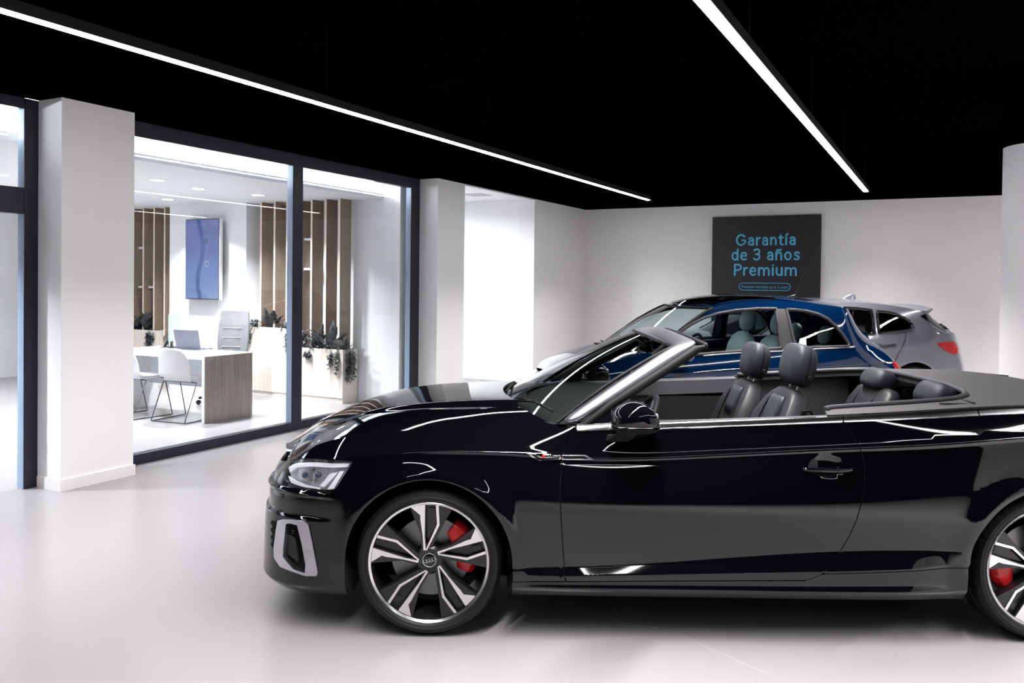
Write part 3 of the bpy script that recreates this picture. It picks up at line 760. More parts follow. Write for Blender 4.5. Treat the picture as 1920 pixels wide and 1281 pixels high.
# ================================================================ the black convertible (x = rearwards from the front axle, y = away from the camera)
_h = at_y(804, 1061, 3.658)
CO = Vector((_h.x, 3.658 + .885, 0))
WZ = .332
def cpx(px, py, y):
    """car point at lateral y (negative = near) under a pixel"""
    return at_y(px, py, CO.y + y) - CO
PL = Plan([(-.885, 0), (-.883, .2), (-.872, .40), (-.84, .585), (-.765, .735), (-.645, .83), (-.48, .882), (-.3, .905), (0, .918), (.5, .923), (1.3, .923), (2.2, .923),
           (2.765, .920), (3.2, .90), (3.5, .86), (3.66, .79), (3.75, .68), (3.795, .45), (3.81, 0)], 1.0)
_S = [-1.5, -1.1, -.85, -.65, -.4, 0, .4, .7, 1.2, 1.85, 2.3, 2.65, 3.0, 3.4, 3.9, 4.4, 4.8]
def L_(*v): return spl(_S, v)
ZB = L_(.165, .165, .165, .165, .17, .185, .19, .19, .19, .19, .19, .19, .20, .22, .24, .25, .25)
ZK = L_(.205, .205, .205, .205, .215, .235, .235, .235, .235, .235, .24, .25, .26, .28, .30, .30, .30)
ZL = L_(.40, .40, .40, .385, .36, .33, .322, .328, .360, .405, .415, .42, .42, .43, .44, .44, .44)
ZJ = L_(.36, .36, .36, .345, .318, .298, .287, .291, .307, .329, .35, .37, .37, .38, .38, .38, .38)
ZT = L_(.655, .66, .685, .735, .785, .827, .823, .805, .818, .857, .888, .920, .935, .93, .91, .89, .89)
ZS = L_(.69, .70, .735, .802, .862, .906, .922, .936, .957, .987, 1.015, 1.035, 1.04, 1.03, 1.0, .98, .98)
IB = L_(.06, .06, .06, .055, .045, .04, .045, .045, .045, .045, .04, .04, .05, .06, .07, .07, .07)
IK = L_(0, 0, 0, .0, .004, .008, .010, .012, .012, .010, .006, .004, .004, .004, .01, .01, .01)
IL = L_(.014, .014, .014, .013, .012, .012, .012, .013, .017, .019, .017, .014, .012, .014, .02, .02, .02)
IM = L_(.022, .022, .022, .016, .008, .004, .004, .006, .006, .005, .0, .0, .0, .002, .01, .01, .01)
IT = L_(.035, .04, .055, .052, .046, .042, .046, .052, .056, .050, .028, .024, .028, .035, .05, .05, .05)
IS = L_(.055, .065, .095, .130, .165, .160, .140, .100, .092, .088, .094, .104, .115, .12, .11, .1, .1)
XH, ZH = 1.775, .780                                                    # door handle dish
def c_inset(s, z, x):
    zb, zk, zl, zt, zs = ZB(s), ZK(s), ZL(s), ZT(s), ZS(s); ib, ik, il, im, it, is_ = IB(s), IK(s), IL(s), IM(s), IT(s), IS(s)
    zj = ZJ(s); zm = .56 + 0 * s
    door = 1 / (1 + np.exp(-(s - .45) / .1)) / (1 + np.exp(np.clip((s - 2.24) / .05, -40, 40))); dk = door * .9 + .1; ij = il - .40 * dk * (zl - zj); ik = ij - .004; ib = ik + .035
    r2 = np.maximum((is_ - it) / (zs - zt), .05)
    nodes = [(zb, ib, 0, (ik - ib) / (zk - zb) * 1.3), (zk, ik, (ik - ib) / (zk - zb) * .3, .5 * dk), (zj, ij, .02 * dk, .40 * dk),
             (zl, il, .40 * dk, -.12 * dk), (zm, im, -.02, .02), (zt, it, (it - im) / (zt - zm) * 1.75, r2 * .88), (zs, is_, r2 * 1.25, r2 * 1.25)]
    i = hermite(nodes, z)
    zn = (z - zt)
    fm_ = np.clip((-.42 - s) / .14, 0, 1); fm_ = fm_ * fm_ * (3 - 2 * fm_); sst = lambda q: (lambda c: c * c * (3 - 2 * c))(np.clip(q, 0, 1))
    i = i + fm_ * (.020 * sst((z - .612) / .022) + .013 * (sst((z - .500) / .02) - sst((z - .60) / .014)))   # ledges of the bumper
    i = i - .005 * np.exp(-(zn / .012) ** 2) * np.clip((s + .3) / .4, 0, 1)           # raised shoulder line
    for xc in (0, 2.765):                                                   # flared arch lips
        r = np.hypot(x - xc, z - WZ); i = i - .016 * np.exp(-((r - .385) / .045) ** 2) * np.clip((z - .2) / .1, 0, 1)
    rd = np.clip(np.sqrt(((x - XH) / .092) ** 2 + ((z - ZH) / .058) ** 2), 0, 1); i = i + .013 * (1 - rd ** 3) ** 2
    return i
CB = Body(PL, c_inset, Matrix.Translation(CO), .9)
car = thing('convertible_car', 'black open top convertible in the foreground with red brake calipers', 'car', CO)
def two_sides(name, m, poly, holes=(), step=.02, rim=.03, lines=(), off=0., far=True, parent=None):
    obs = []
    for sg in ((-1, 1) if far else (-1,)):
        p = Panel().add(poly, lambda a, z, sg=sg: CB.side(a, z, sg, off), step, rim, holes, lines, (0, sg, 0)); obs.append(p.build(name, m, parent or car))
    return obs
def feature_lines(s0, s1, fs=(ZT, ZL, ZK, ZJ)):
    out = [[(s, z + 0 * s) for s in np.arange(s0, min(s1, -.3), .02)] for z in (.498, .505, .513, .522, .598, .606, .613, .620, .628, .636)] if s0 < -.4 else []
    for f in fs:
        for d in ((-.02, -.012, -.006, 0, .006, .012, .02) if f is ZT else (-.006, 0, .006)):
            s = np.arange(s0, s1, .02); out.append(list(zip(s, f(s) + d)))
    return out
def arch(xc, r, a0, a1, n=40):
    """arch outline from the front foot over the top to the rear foot, in (s, z)"""
    out = []
    for k in range(n + 1):
        a = R(a0 + (a1 - a0) * k / n); x = xc - r * math.cos(a); z = WZ + r * math.sin(a)
        out.append((PL.s_of_x(x), z))
    return out
AR = .374
def foot(xc, sg): return (PL.s_of_x(xc + sg * AR), .185)
front_arch = [foot(0, -1)] + arch(0, AR, 0, 180) + [foot(0, 1)]
rear_arch = [foot(2.765, -1)] + arch(2.765, AR - .008, 0, 180) + [foot(2.765, 1)]
# outlines traced on the photograph, laid on the body surface
hl = CB.poly([(535, 867), (547, 863.5), (563, 861.6), (600, 862.5), (640, 865), (661, 867.5), (655, 875), (643, 893), (632, 911), (624, 921), (605, 922), (592, 921), (570, 916), (550, 909), (535, 903), (531, 890)])
hl_top, hl_rear, hl_bot = hl[:6], hl[5:10], hl[9:]
door_front = CB.poly([(1076.6, 799), (1066, 820), (1057.5, 847), (1052, 885), (1050, 924), (1052, 970), (1055, 1019.5), (1060, 1090)])
door_rear = CB.poly([(1579.6, 785.7), (1594, 809), (1613, 842), (1620, 876), (1618, 924), (1603.5, 981), (1575, 1034), (1551, 1068), (1530, 1082), (1510, 1088)])
def top_edge(s0, s1, n=40): return [(s, float(ZS(s))) for s in np.linspace(s0, s1, n)]
sd0, sd1 = door_front[0][0], door_rear[0][0]
sn = hl[0][0]
G = .0022
def dense(p, n=6): return smooth_path(p, n)
ai = min(range(len(front_arch)), key=lambda i: abs(front_arch[i][0] - PL.s_of_x(-.338)) if front_arch[i][1] > WZ + .1 and front_arch[i][0] < 0 else 9)
df = dense([(s, z) for s, z in door_front]); dr_ = dense(door_rear)
zdb = door_front[-1][1]; zde = door_rear[-1][1]; zbot = lambda s: zdb + (zde - zdb) * (s - door_front[-1][0]) / (door_rear[-1][0] - door_front[-1][0])
# fender
poly = top_edge(sn, sd0 - .004) + [(s - G, z) for s, z in df[1:]] + [(front_arch[-1][0] + .004, zdb - .004)] + front_arch[ai:-1][::-1] + [(hl_rear[-1][0], hl_rear[-1][1] - .004)] + [(s + .003, z) for s, z in hl_rear[::-1][1:-1]] + [(s, z + .004) for s, z in hl_top[::-1]]
two_sides('front_fender', M_paint, poly, lines=feature_lines(-.7, 1))
# front bumper with its side vents
vent = CB.poly([(524, 979), (533, 976), (546, 976), (570, 979), (577, 985), (587, 1032), (594, 1072), (592, 1077), (574, 1077), (552, 1070), (528, 1060), (518, 1045), (517.5, 1029), (521.5, 993)])
s0 = PL.s0
grille = [(s0 + .0, .66), (s0 + .40, .655), (s0 + .47, .60), (s0 + .42, .40), (s0 + .34, .33), (s0 + .0, .32)]
bot = [(s, float(ZB(s))) for s in np.linspace(front_arch[0][0], s0 + .001, 30)]
poly = [(s0 + .001, float(ZS(s0)) - .004)] + [(s, float(ZS(s)) - .004) for s in np.linspace(s0 + .1, sn - .012, 14)] + [(hl[0][0] - .012, hl[0][1])] + [(s - .004, z) for s, z in hl[::-1][:2]] + [(s, z - .004) for s, z in hl_bot[::-1][2:]] + [(hl_rear[-1][0] + .002, hl_rear[-1][1] - .006)] + [(front_arch[ai][0] - G, front_arch[ai][1] - G)] + front_arch[:ai][::-1] + bot
gh = [(s0 + .02, .655), (s0 + .39, .65), (s0 + .455, .60), (s0 + .41, .40), (s0 + .33, .335), (s0 + .02, .325)]
bp = Panel()
for sg in (-1, 1): bp.add(poly, lambda a, z, sg=sg: CB.side(a, z, sg), .018, .012, [vent, gh], feature_lines(s0, -.3), (0, sg, 0))
bumper = bp.build('front_bumper', M_paint, car)
g = Panel()
for sg in (-1, 1): g.add([(s0, .66), (s0 + .41, .655), (s0 + .47, .6), (s0 + .42, .39), (s0 + .34, .32), (s0, .315)], lambda a, z, sg=sg: CB.side(a, z, sg, -.03), .03, 0, (), (), (0, sg, 0))
grl = g.build('grille', M_matte, car)
mb = MB()
for k in range(-14, 15):
    for r_ in range(8):
        a = s0 + abs(k + .5 * (r_ % 2)) * .032; z = .35 + r_ * .04
        if a < s0 + .40: 
            p = CB.side(a, z, -1 if k < 0 else 1, -.012); mb.box(p[0] - .008, p[0] + .02, p[1] - .012, p[1] - .009, p[2] - .018, p[2] + .018)
mb.build('grille_mesh', M_gloss, grl)
# vents: honeycomb pocket, dark fin, silver bracket
for sg in (-1, 1):
    vo = densify(CB.poly([(522.6, 976), (532.5, 973), (546, 973.4), (571.8, 976.4), (579.5, 983.4), (589.3, 1031.5), (597, 1073), (594, 1079.6), (574, 1079.6), (552, 1072), (527, 1062), (516, 1045.7), (515, 1029), (519.5, 992)]), .02)
    vi = densify(CB.poly([(538, 982), (546, 981), (558.7, 984.5), (566.4, 1016), (574, 1057.8), (573, 1074), (552, 1067), (532.5, 1043.5), (533.6, 1022.8), (536.4, 998.7)]), .02)
    fm = lambda o_, sg=sg: (lambda a, z: CB.side(a, z, sg, o_))
    fr_ = Panel().add(vo, fm(.007), .012, .045, [vi], (), (0, sg, 0)).build('vent_frame', M_satin, car)
    Panel().add(vo, fm(-.03), .02, 0, (), (), (0, sg, 0)).build('vent_pocket', M_matte, fr_)
    hc = MB()
    for r_ in range(8):
        for c_ in range(2):
            px_, py_ = 511 + c_ * 6 + (r_ % 2) * 3, 980 + r_ * 6.8
            if px_ > 520.5 - r_ * .6: continue
            c0 = CB.solve(px_, py_); ring = [tuple(CB.side(c0[0] + .0085 * math.cos(R(60 * k + 30)), c0[1] + .0085 * math.sin(R(60 * k + 30)), sg, .003)) for k in range(7)]; hc.tube(ring, .0025, 5, False)
    hc.build('honeycomb', M_matte, bumper)
    fin = CB.poly([(536, 1005), (549, 1012), (553, 1030), (556, 1056), (548, 1050), (535, 1040)])
    Panel().add(smooth_path(fin, 3, True), fm(-.014), .015, .015, (), (), (0, sg, 0)).build('vent_fin', M_gloss, fr_)
    q = CB.side(*CB.solve(546, 999), sg, -.012); MB().lathe([(.0, .012), (.006, .012), (.011, .008), (.012, 0)], 20, Matrix.Translation(q) @ Matrix.Rotation(R(90 * -sg), 4, 'X').inverted()).build('parking_sensor', M_gloss, fr_, smooth=40)
# door, sill, rear quarter
poly = [(s, z) for s, z in top_edge(sd0, sd1, 40)] + [(s - G, z) for s, z in dr_[1:]] + [(door_front[-1][0] + .006, zdb)] + [(s + G, z) for s, z in df[::-1][1:-1]]
doors = two_sides('door', M_paint, poly, lines=feature_lines(.5, 2.1))
s_tail = PL.s_of_x(3.60)
sf, sr = front_arch[-1][0], rear_arch[0][0]
poly = [(sf, zdb - .008), (door_front[-1][0], zdb - .006)] + [(s, float(zbot(s)) - .005) for s in np.linspace(.8, door_rear[-1][0], 20)] + [(s + G, z - .001) for s, z in dr_[::-1][1:] if z < float(ZJ(s)) - .016]
poly += [(s, float(ZJ(s)) - .014) for s in np.linspace(poly[-1][0] + .01, sr, 20)] + [(sr, .185)] + [(s, float(ZB(s))) for s in np.linspace(sr - .01, sf + .01, 30)] + [(sf, .19)]
two_sides('side_sill', M_paint, poly, lines=feature_lines(.3, 2.5, (ZK, ZL)))
dq = [p for p in dr_ if p[1] > float(ZJ(p[0])) - .010]
poly = top_edge(sd1 + .004, s_tail, 40) + [(s_tail, .30)] + [(rear_arch[-1][0] + .01, .26)] + [q for q in rear_arch[1:-1] if q[0] > 2.765 or q[1] > float(ZJ(sr)) - .006][::-1] + [(s, float(ZJ(s)) - .010) for s in np.linspace(sr + .0005, dq[-1][0] + .01, 20)] + [(s + G, z) for s, z in dq[::-1][:-1]]
two_sides('rear_quarter_panel', M_paint, poly, lines=feature_lines(1.7, s_tail))
rb = Panel()
for sg in (-1, 1): rb.add([(s_tail + .003, .22), (PL.s1 - .0005, .24), (PL.s1 - .0005, .95), (s_tail + .003, .99)], lambda a, z, sg=sg: CB.side(a, z, sg), .03, .012, (), (), (0, sg, 0))
rb.build('rear_bumper', M_paint, car)
for sg in (-1, 1):
    Panel().add([(s_tail - .10, .80), (s_tail + .02, .76), (s_tail + .42, .76), (s_tail + .42, .86), (s_tail + .05, .885)], lambda a, z, sg=sg: CB.side(a, z, sg, .008), .02, .012, (), (), (0, sg, 0)).build('tail_lamp', mat('red_lens', (.35, .004, .006), .12), car)
for ln, tag_ in ((df, 0), (dr_, 1)):                                         # dark jambs behind the door gaps
    band = [(s - .03, z) for s, z in ln] + [(s + .03, z) for s, z in ln[::-1]]
    two_sides('door_jamb', M_dark, band, step=.04, rim=0, off=-.022)
# bonnet
zc = spl([-.90, -.87, -.80, -.70, -.55, -.40, -.25, -.10, .05, .19, .31, .6], [.63, .67, .728, .797, .866, .918, .948, .967, .977, .984, .987, .99])
xs_ = np.linspace(sn, sd0 + .1, 60); pt_ = CB.side(xs_, ZS(xs_)); YS = lambda x: np.interp(x, pt_[:, 0], -pt_[:, 1]); ZZ = lambda x: np.interp(x, pt_[:, 0], pt_[:, 2])
XN, YN = float(pt_[0, 0]), float(-pt_[0, 1])
def bonnet(x, y):
    q = np.clip(np.abs(y) / YS(x), 0, 1.05); xe = lambda yy: x - .085 * (yy / .55) ** 2
    zc_ = zc(xe(np.abs(y))); drop = zc(xe(YS(x))) - ZZ(x)
    e = np.clip((q - .50) / .10, 0, 1); st = e * e * (3 - 2 * e)
    Gq = .40 * st + .60 * np.clip((q - .45) / .55, 0, 2) ** 2.0
    lip = np.clip((x - .0) / .5, 0, 1) * 0
    return np.stack([x, y, zc_ - drop * Gq + .010 * (1 - q * q) + lip], -1)
nose = [(XN - (.822 + XN) * (1 - (abs(t) ** 2.0)), t * YN) for t in np.linspace(1, -1, 25)]
XR = lambda y: .315 + .265 * (abs(y) / .80) ** 2
sidep = [(float(p[0]), float(p[1])) for p in pt_ if p[0] < .575]
poly = sidep + [(XR(y), y) for y in np.linspace(-.79, .79, 31)] + [(x, -y) for x, y in sidep[::-1]] + nose[1:-1]
Panel().add(poly, bonnet, .02, .012, (), [[(x, sg * float(YS(x)) * q) for x in np.arange(-.7, .58, .02)] for q in (.48, .5, .52, .55, .58, .6, .62) for sg in (-1, 1)], (0, 0, 1)).build('bonnet', M_paint, car)
# cowl under the windscreen and dark filler inside the engine bay
def fx(x, y): return np.stack([x, y, np.full_like(x, .935) + .03 * (1 - (y / .8) ** 2)], -1)
Panel().add([(XR(y) - .02, y) for y in np.linspace(-.78, .78, 21)] + [(XR(y) + .13, y) for y in np.linspace(.78, -.78, 21)], fx, .04, 0, (), (), (0, 0, 1)).build('cowl', M_matte, car)
# headlamps
for sg in (-1, 1):
    fm = lambda o_, sg=sg: (lambda a, z: CB.side(a, z, sg, o_))
    H_ = Panel().add(smooth_path(hl, 3, True), fm(-.038), .012, 0, (), (), (0, sg, 0)).build('headlight', mat('lamp_housing', (.84, .86, .90), .28, metal=.25), car)
    Panel().add(smooth_path(hl, 3, True), fm(.0), .012, .02, (), (), (0, sg, 0)).build('lens', M_lens, H_)
    for nm, m_, off, pts in (('light_guide', M_lamp, -.012, [(538, 876), (552, 869), (585, 868), (622, 870), (655, 870), (650, 877), (610, 878), (580, 876), (552, 878), (540, 888)]),
                             ('light_guide', M_lamp, -.012, [(636, 885), (644, 884), (624, 918), (612, 919)]), ('light_guide', M_lamp, -.012, [(618, 889), (632, 887), (606, 915), (597, 912)]),
                             ('reflector', M_lampm, -.024, [(552, 880), (583, 879), (578, 905), (556, 902)]), ('reflector', M_lampm, -.024, [(590, 881), (614, 881), (598, 908), (585, 906)]),
                             ('light_guide', M_lamp, -.010, [(537, 893), (545, 899), (575, 912), (600, 917), (598, 919), (570, 915), (542, 906)])):
        Panel().add(CB.poly(pts), fm(off), .008, .010, (), (), (0, sg, 0), bstep=.004).build(nm, m_, H_)
    for (px_, py_) in ((566, 893), (592, 893)):
        q = CB.side(*CB.solve(px_, py_), sg, -.022); MB().ball(q, .014, 14, 8).build('projector', mat('projector_glass', (.03, .04, .07), .04), H_, smooth=180)
# brightwork along the waist
def strip(name, s0_, s1_, m, w_=.017, up_=.008, n=50, zoff=.0, f=ZS):
    for sg in (-1, 1):
        rings = []
        for s in np.linspace(s0_, s1_, n):
            z = float(f(s)) + zoff; p = CB.side(s, z, sg); q = CB.side(s, z - w_, sg)
            o1, o2 = CB.side(s, z, sg, .005), CB.side(s, z - w_, sg, .005)
            rings.append([tuple(q), tuple(o2), tuple(o1 + [0, 0, .002]), (p[0], p[1] - sg * .002, p[2] + up_), (p[0], p[1] - sg * .022, p[2] + up_)])
        MB().loft(rings, False).build(name, m, car, smooth=60)
strip('waist_trim', sd0 + .012, sd1 - .003, M_chrome)
st1 = CB.solve(1832, 770)[0]
strip('waist_trim', sd1 + .005, st1 - .003, M_chrome)
strip('waist_trim', st1 + .003, s_tail, M_chrome)
# badge on the fender
bd = CB.poly([(988, 850), (1003, 850.5), (1016, 858), (1050, 853), (1053, 857), (1050, 862), (1012, 863.5), (1003, 861)])
for sg in (-1, 1):
    fm = lambda o_, sg=sg: (lambda a, z: CB.side(a, z, sg, o_))
    bo = Panel().add(bd, fm(.004), .01, .006, (), (), (0, sg, 0)).build('fender_badge', M_chrome, car)
    Panel().add(CB.poly([(996, 851.5), (1003, 852.5), (1015, 859), (1048, 855.5), (1049, 860), (1012, 861.5), (1005, 859.5)]), fm(.006), .01, .002, (), (), (0, sg, 0)).build('badge_inlay', M_gloss, bo)
    Panel().add(CB.poly([(1018, 850.5), (1023.5, 850.5), (1021, 858), (1015.5, 858)]), fm(.009), .01, .002, (), (), (0, sg, 0)).build('emblem', mat('badge_red', (.7, .01, .015), .3), bo)
    sb_ = Panel()
    for (x0, x1, y0, y1) in ((1024, 1029, 851, 852.2), (1023.4, 1025, 851, 854.5), (1023.4, 1028.2, 853.7, 854.9), (1027, 1028.4, 854, 857.6), (1022, 1028, 856.8, 858), (1031, 1032.2, 851.5, 857.5), (1031, 1035, 856.4, 857.5), (1036, 1037.2, 853, 857.5), (1038.2, 1039.2, 853, 857.5), (1038.2, 1041, 853, 854), (1040.2, 1041.2, 853, 857.5), (1042.2, 1043.2, 853, 857.5), (1042.2, 1045.2, 853, 854), (1042.2, 1045.2, 854.8, 855.7), (1042.2, 1045.2, 856.5, 857.5)):
        sb_.add(CB.poly([(x0, y0), (x1, y0), (x1, y1), (x0, y1)]), fm(.0095), .01, .001, (), (), (0, sg, 0))
    sb_.build('badge_lettering', M_chrome, bo)
bd2 = CB.poly([(1054, 853), (1098, 853), (1112, 861.5), (1060, 862.5), (1054, 862)])
for k_, sg in enumerate((-1, 1)):
    fm = lambda o_, sg=sg: (lambda a, z: CB.side(a, z, sg, o_))
    bo = Panel().add(bd2, fm(.004), .01, .006, (), (), (0, sg, 0)).build('door_badge', M_chrome, doors[k_])
    Panel().add(CB.poly([(1056, 855), (1096, 855), (1104, 860), (1056, 860.5)]), fm(.0062), .01, .002, (), (), (0, sg, 0)).build('badge_inlay', M_gloss, doors[k_])
# door handles
for k_, sg in enumerate((-1, 1)):
    rings = []
    for q in np.linspace(-.115, .115, 15):
        t = abs(q) / .115; p = CB.side(XH + q, ZH - .012, sg); yb = p[1] + sg * .0; ou = CB.side(XH + .13, ZH, sg)[1] + sg * (.028 - .024 * t ** 3); hh = .015 - .005 * t * t
        rings.append([(XH + q, ou - sg * .016, ZH - .012 - hh), (XH + q, ou, ZH - .012 - hh * .6), (XH + q, ou + sg * .003, ZH - .012), (XH + q, ou, ZH - .012 + hh * .6), (XH + q, ou - sg * .016, ZH - .012 + hh)])
    MB().loft(rings, True, True).build('door_handle', M_paint, doors[k_], subsurf=1)
# ---------------------------------------------------------------- wheels
def wheel_parts(parent, R_T, R_R, wid, loc, far=False, caliper=20, detail=True, style='twin'):
    X, Yv, Hh = ((1, 0, 0), (0, 0, 1), (0, -1, 0)) if not far else ((-1, 0, 0), (0, 0, 1), (0, 1, 0))
    M = Matrix(((X[0], Yv[0], Hh[0], loc[0]), (X[1], Yv[1], Hh[1], loc[1]), (X[2], Yv[2], Hh[2], loc[2]), (0, 0, 0, 1)))
    k = R_R / .2735
    def dish(mb, a0):       # concave face: hub lies deeper than the rim
        out = []
        for p in mb.v[a0:]:
            r = math.hypot(p[0], p[1]) / R_R; out.append((p[0], p[1], p[2] - .030 * max(0, 1 - r) ** 1.2))
        mb.v[a0:] = out
    def put(mb): mb.v = [tuple(M @ Vector(p)) for p in mb.v]; return mb
    rot = lambda pts, a: [(x * math.cos(a) - y * math.sin(a), x * math.sin(a) + y * math.cos(a)) for x, y in pts]
    sc = lambda pts: [(x * R_R, y * R_R) for x, y in pts]
    # black body of the wheel: barrel, hub and twin spokes
    w_ = MB()
    w_.lathe([(R_R * .945, -.006), (R_R * .93, -.03), (R_R * .915, -.08), (R_R * .90, -wid + .04), (R_R * .97, -wid + .012)], 64)
    w_.lathe([(.0, -.010), (R_R * .20, -.010), (R_R * .235, -.02), (R_R * .235, -.075), (0, -.075)], 40)
    if style == 'twin':
        body = [(-.335, .93), (-.25, .71), (-.145, .44), (-.13, .17), (.02, .17), (.11, .36), (.225, .60), (.38, .885), (.30, .92), (.205, .955), (.158, .975), (.135, .62), (-.035, .26), (-.06, .30), (-.06, .66), (-.055, .985), (-.21, .96)]
        for q in range(5):
            a0 = len(w_.v); w_.prism(rot(sc(body), R(-72 * q)), -.06, -.013); 
            win = [(-.055, .95), (-.055, .60), (-.035, .30), (.12, .62), (.15, .95)]
            w_.prism(rot(sc(win), R(-72 * q)), -.075, -.034)
            w_.prism(rot(sc([(-.015, .87), (-.015, .74), (.075, .76), (.085, .87)]), R(-72 * q)), -.034, -.026)
    else:
        for q in range(10): w_.prism(rot(sc([(-.06, .18), (.06, .18), (.05, .95), (-.05, .95)]), R(36 * q)), -.05, -.013)
    dish(w_, 0)
    W0 = put(w_).build('wheel', M_anthr, parent, smooth=30)
    # tyre with tread blocks at its shoulders
    n = 220; rings = []
    prof = [(R_R * .97, -.012, 0), (R_R * .995, .001, 0), (R_R + .006, .008, 0), (R_R + .0075, .0065, 0), (R_R + (R_T - R_R) * .38, .0135, 0), (R_R + (R_T - R_R) * .40, .0125, 0), (R_R + (R_T - R_R) * .62, .0115, 0), (R_R + (R_T - R_R) * .64, .0095, 0), (R_T - .0125, -.004, .3), (R_T - .006, -.016, .8), (R_T - .0015, -.034, 1), (R_T, -.06, 1),
            (R_T, -.072, 0), (R_T - .007, -.073, 0), (R_T - .007, -.083, 0), (R_T + .0005, -.084, 0), (R_T + .0005, -.125, 0), (R_T - .007, -.126, 0), (R_T - .007, -.136, 0), (R_T, -.137, 0), (R_T, -wid + .06, 1), (R_T - .0015, -wid + .034, 1), (R_T - .012, -wid + .005, .3), (R_R + (R_T - R_R) * .4, -wid - .013, 0), (R_R * .97, -wid + .012, 0)]
    for r_, h, b in prof:
        rings.append([((r_ - (.0055 * b if k_ % 5 in (0,) else 0)) * math.cos(2 * math.pi * (k_ + h * 40 * (b > 0)) / n), (r_ - (.0055 * b if k_ % 5 in (0,) else 0)) * math.sin(2 * math.pi * (k_ + h * 40 * (b > 0)) / n), h) for k_ in range(n)])
    put(MB().loft(rings)).build('tyre', M_rubber, W0, smooth=38)
    # machined silver faces and rim lip
    f_ = MB(); f_.lathe([(R_R * .945, -.010), (R_R * .948, -.004), (R_R * .965, -.001), (R_R * .985, .002), (R_R * 1.0, -.001), (R_R * .995, -.012)], 96)
    if style == 'twin':
        left = [(-.325, .915), (-.262, .955), (-.205, .958), (-.070, .965), (-.074, .66), (-.080, .40), (-.062, .165), (-.098, .165), (-.112, .42), (-.150, .69), (-.150, .765)]
        right = [(.104, .963), (.15, .957), (.166, .60), (-.042, .165), (-.066, .165), (.124, .61)]
        for q in range(5):
            for pl_ in (left, right): f_.prism(rot(sc(pl_), R(-72 * q)), -.014, -.0095)
    else:
        for q in range(10): f_.prism(rot(sc([(-.045, .25), (.045, .25), (.035, .95), (-.035, .95)]), R(36 * q)), -.014, -.0095)
    dish(f_, 0)
    put(f_).build('machined_face', M_silver, W0, smooth=25)
    if detail:
        c_ = MB().lathe([(0, -.0345), (R_R * .108, -.0345), (R_R * .120, -.036), (R_R * .122, -.042)], 40); hc = put(c_).build('hub_cap', M_gloss, W0, smooth=30)
        put(MB().lathe([(R_R * .104, -.0345), (R_R * .108, -.033), (R_R * .114, -.033), (R_R * .118, -.0355)], 40)).build('cap_ring', M_silver, W0, smooth=40)
        e_ = MB(); s_ = R_R * .030
        for q in range(4):
            cx = (q - 1.5) * s_ * 1.5; rg = [(cx + s_ * math.cos(t), s_ * math.sin(t)) for t in [2 * math.pi * j / 20 for j in range(21)]]
            rg = [(x * math.cos(R(15)) - y * math.sin(R(15)), x * math.sin(R(15)) + y * math.cos(R(15)), -.0338) for x, y in rg]
            e_.tube(rg, .0012, 6, False)
        put(e_).build('cap_emblem', M_silver, W0, smooth=60)
        for q in range(5):
            a = R(90 + 36 + 72 * q + 22); x, y = .175 * R_R * math.cos(a), .175 * R_R * math.sin(a)
            put(MB().lathe([(0, -.044), (.008, -.044), (.008, -.036), (.0125, -.0345), (.0125, -.05)], 12, Matrix.Translation((x, y, 0)))).build('wheel_bolt', M_gloss, W0, smooth=30)
    put(MB().lathe([(R_R * .24, -.098), (R_R * .655, -.098), (R_R * .66, -.102), (R_R * .66, -.122), (R_R * .24, -.122)], 64)).build('brake_disc', M_disc, W0, smooth=30)
    # caliper: a thick arc hugging the disc
    cal = MB(); ring = []
    for j in range(11):
        a = R(caliper + (j - 5) * 7.6); t = abs(j - 5) / 5; r0, r1 = R_R * (.42 + .05 * t ** 2), R_R * (.80 - .06 * t ** 2); h0 = -.056 - .014 * t ** 2
        ring.append([(r0 * math.cos(a), r0 * math.sin(a), -.09), (r0 * math.cos(a), r0 * math.sin(a), h0 - .012), ((r0 * .7 + r1 * .3) * math.cos(a), (r0 * .7 + r1 * .3) * math.sin(a), h0), ((r0 * .25 + r1 * .75) * math.cos(a), (r0 * .25 + r1 * .75) * math.sin(a), h0), (r1 * math.cos(a), r1 * math.sin(a), h0 - .02), (r1 * math.cos(a), r1 * math.sin(a), -.14)])
    cal.loft(ring, True, True)
    put(cal).build('brake_caliper', M_red if style == 'twin' else M_anthr, W0, bevel=.004)
    return W0
RT, RR = .330, .2735
wheel_parts(car, RT, RR, .245, (0, -.893, WZ - .002), caliper=17)
wheel_parts(car, RT, RR, .245, (2.765, -.893, WZ - .002), caliper=178)
wheel_parts(car, RT, RR, .245, (0, .893, WZ - .002), True, 172, False)
wheel_parts(car, RT, RR, .245, (2.765, .893, WZ - .002), True, 2, False)
for xc in (0, 2.765):
    for sg in (-1, 1):
        mb = MB(); rings = []
        for j in range(25):
            a = R(-25 + 230 * j / 24); c_, s_ = math.cos(a), math.sin(a); r_ = AR + .012
            rings.append([(xc + (r_ - .004) * c_, sg * .880, WZ + (r_ - .004) * s_), (xc + r_ * c_, sg * .86, WZ + r_ * s_), (xc + r_ * c_, sg * .60, WZ + r_ * s_), (xc, sg * .60, WZ)])
        mb.loft(rings, False).build('wheel_arch_liner', M_dark, car, smooth=40)
MB().box(-.62, 3.5, -.60, .60, .17, .20).box(.39, 2.37, -.80, .80, .185, .22).build('underbody', M_dark, car)
MB().box(-.70, .35, -.60, .60, .20, .55).build('engine_bay', M_dark, car)
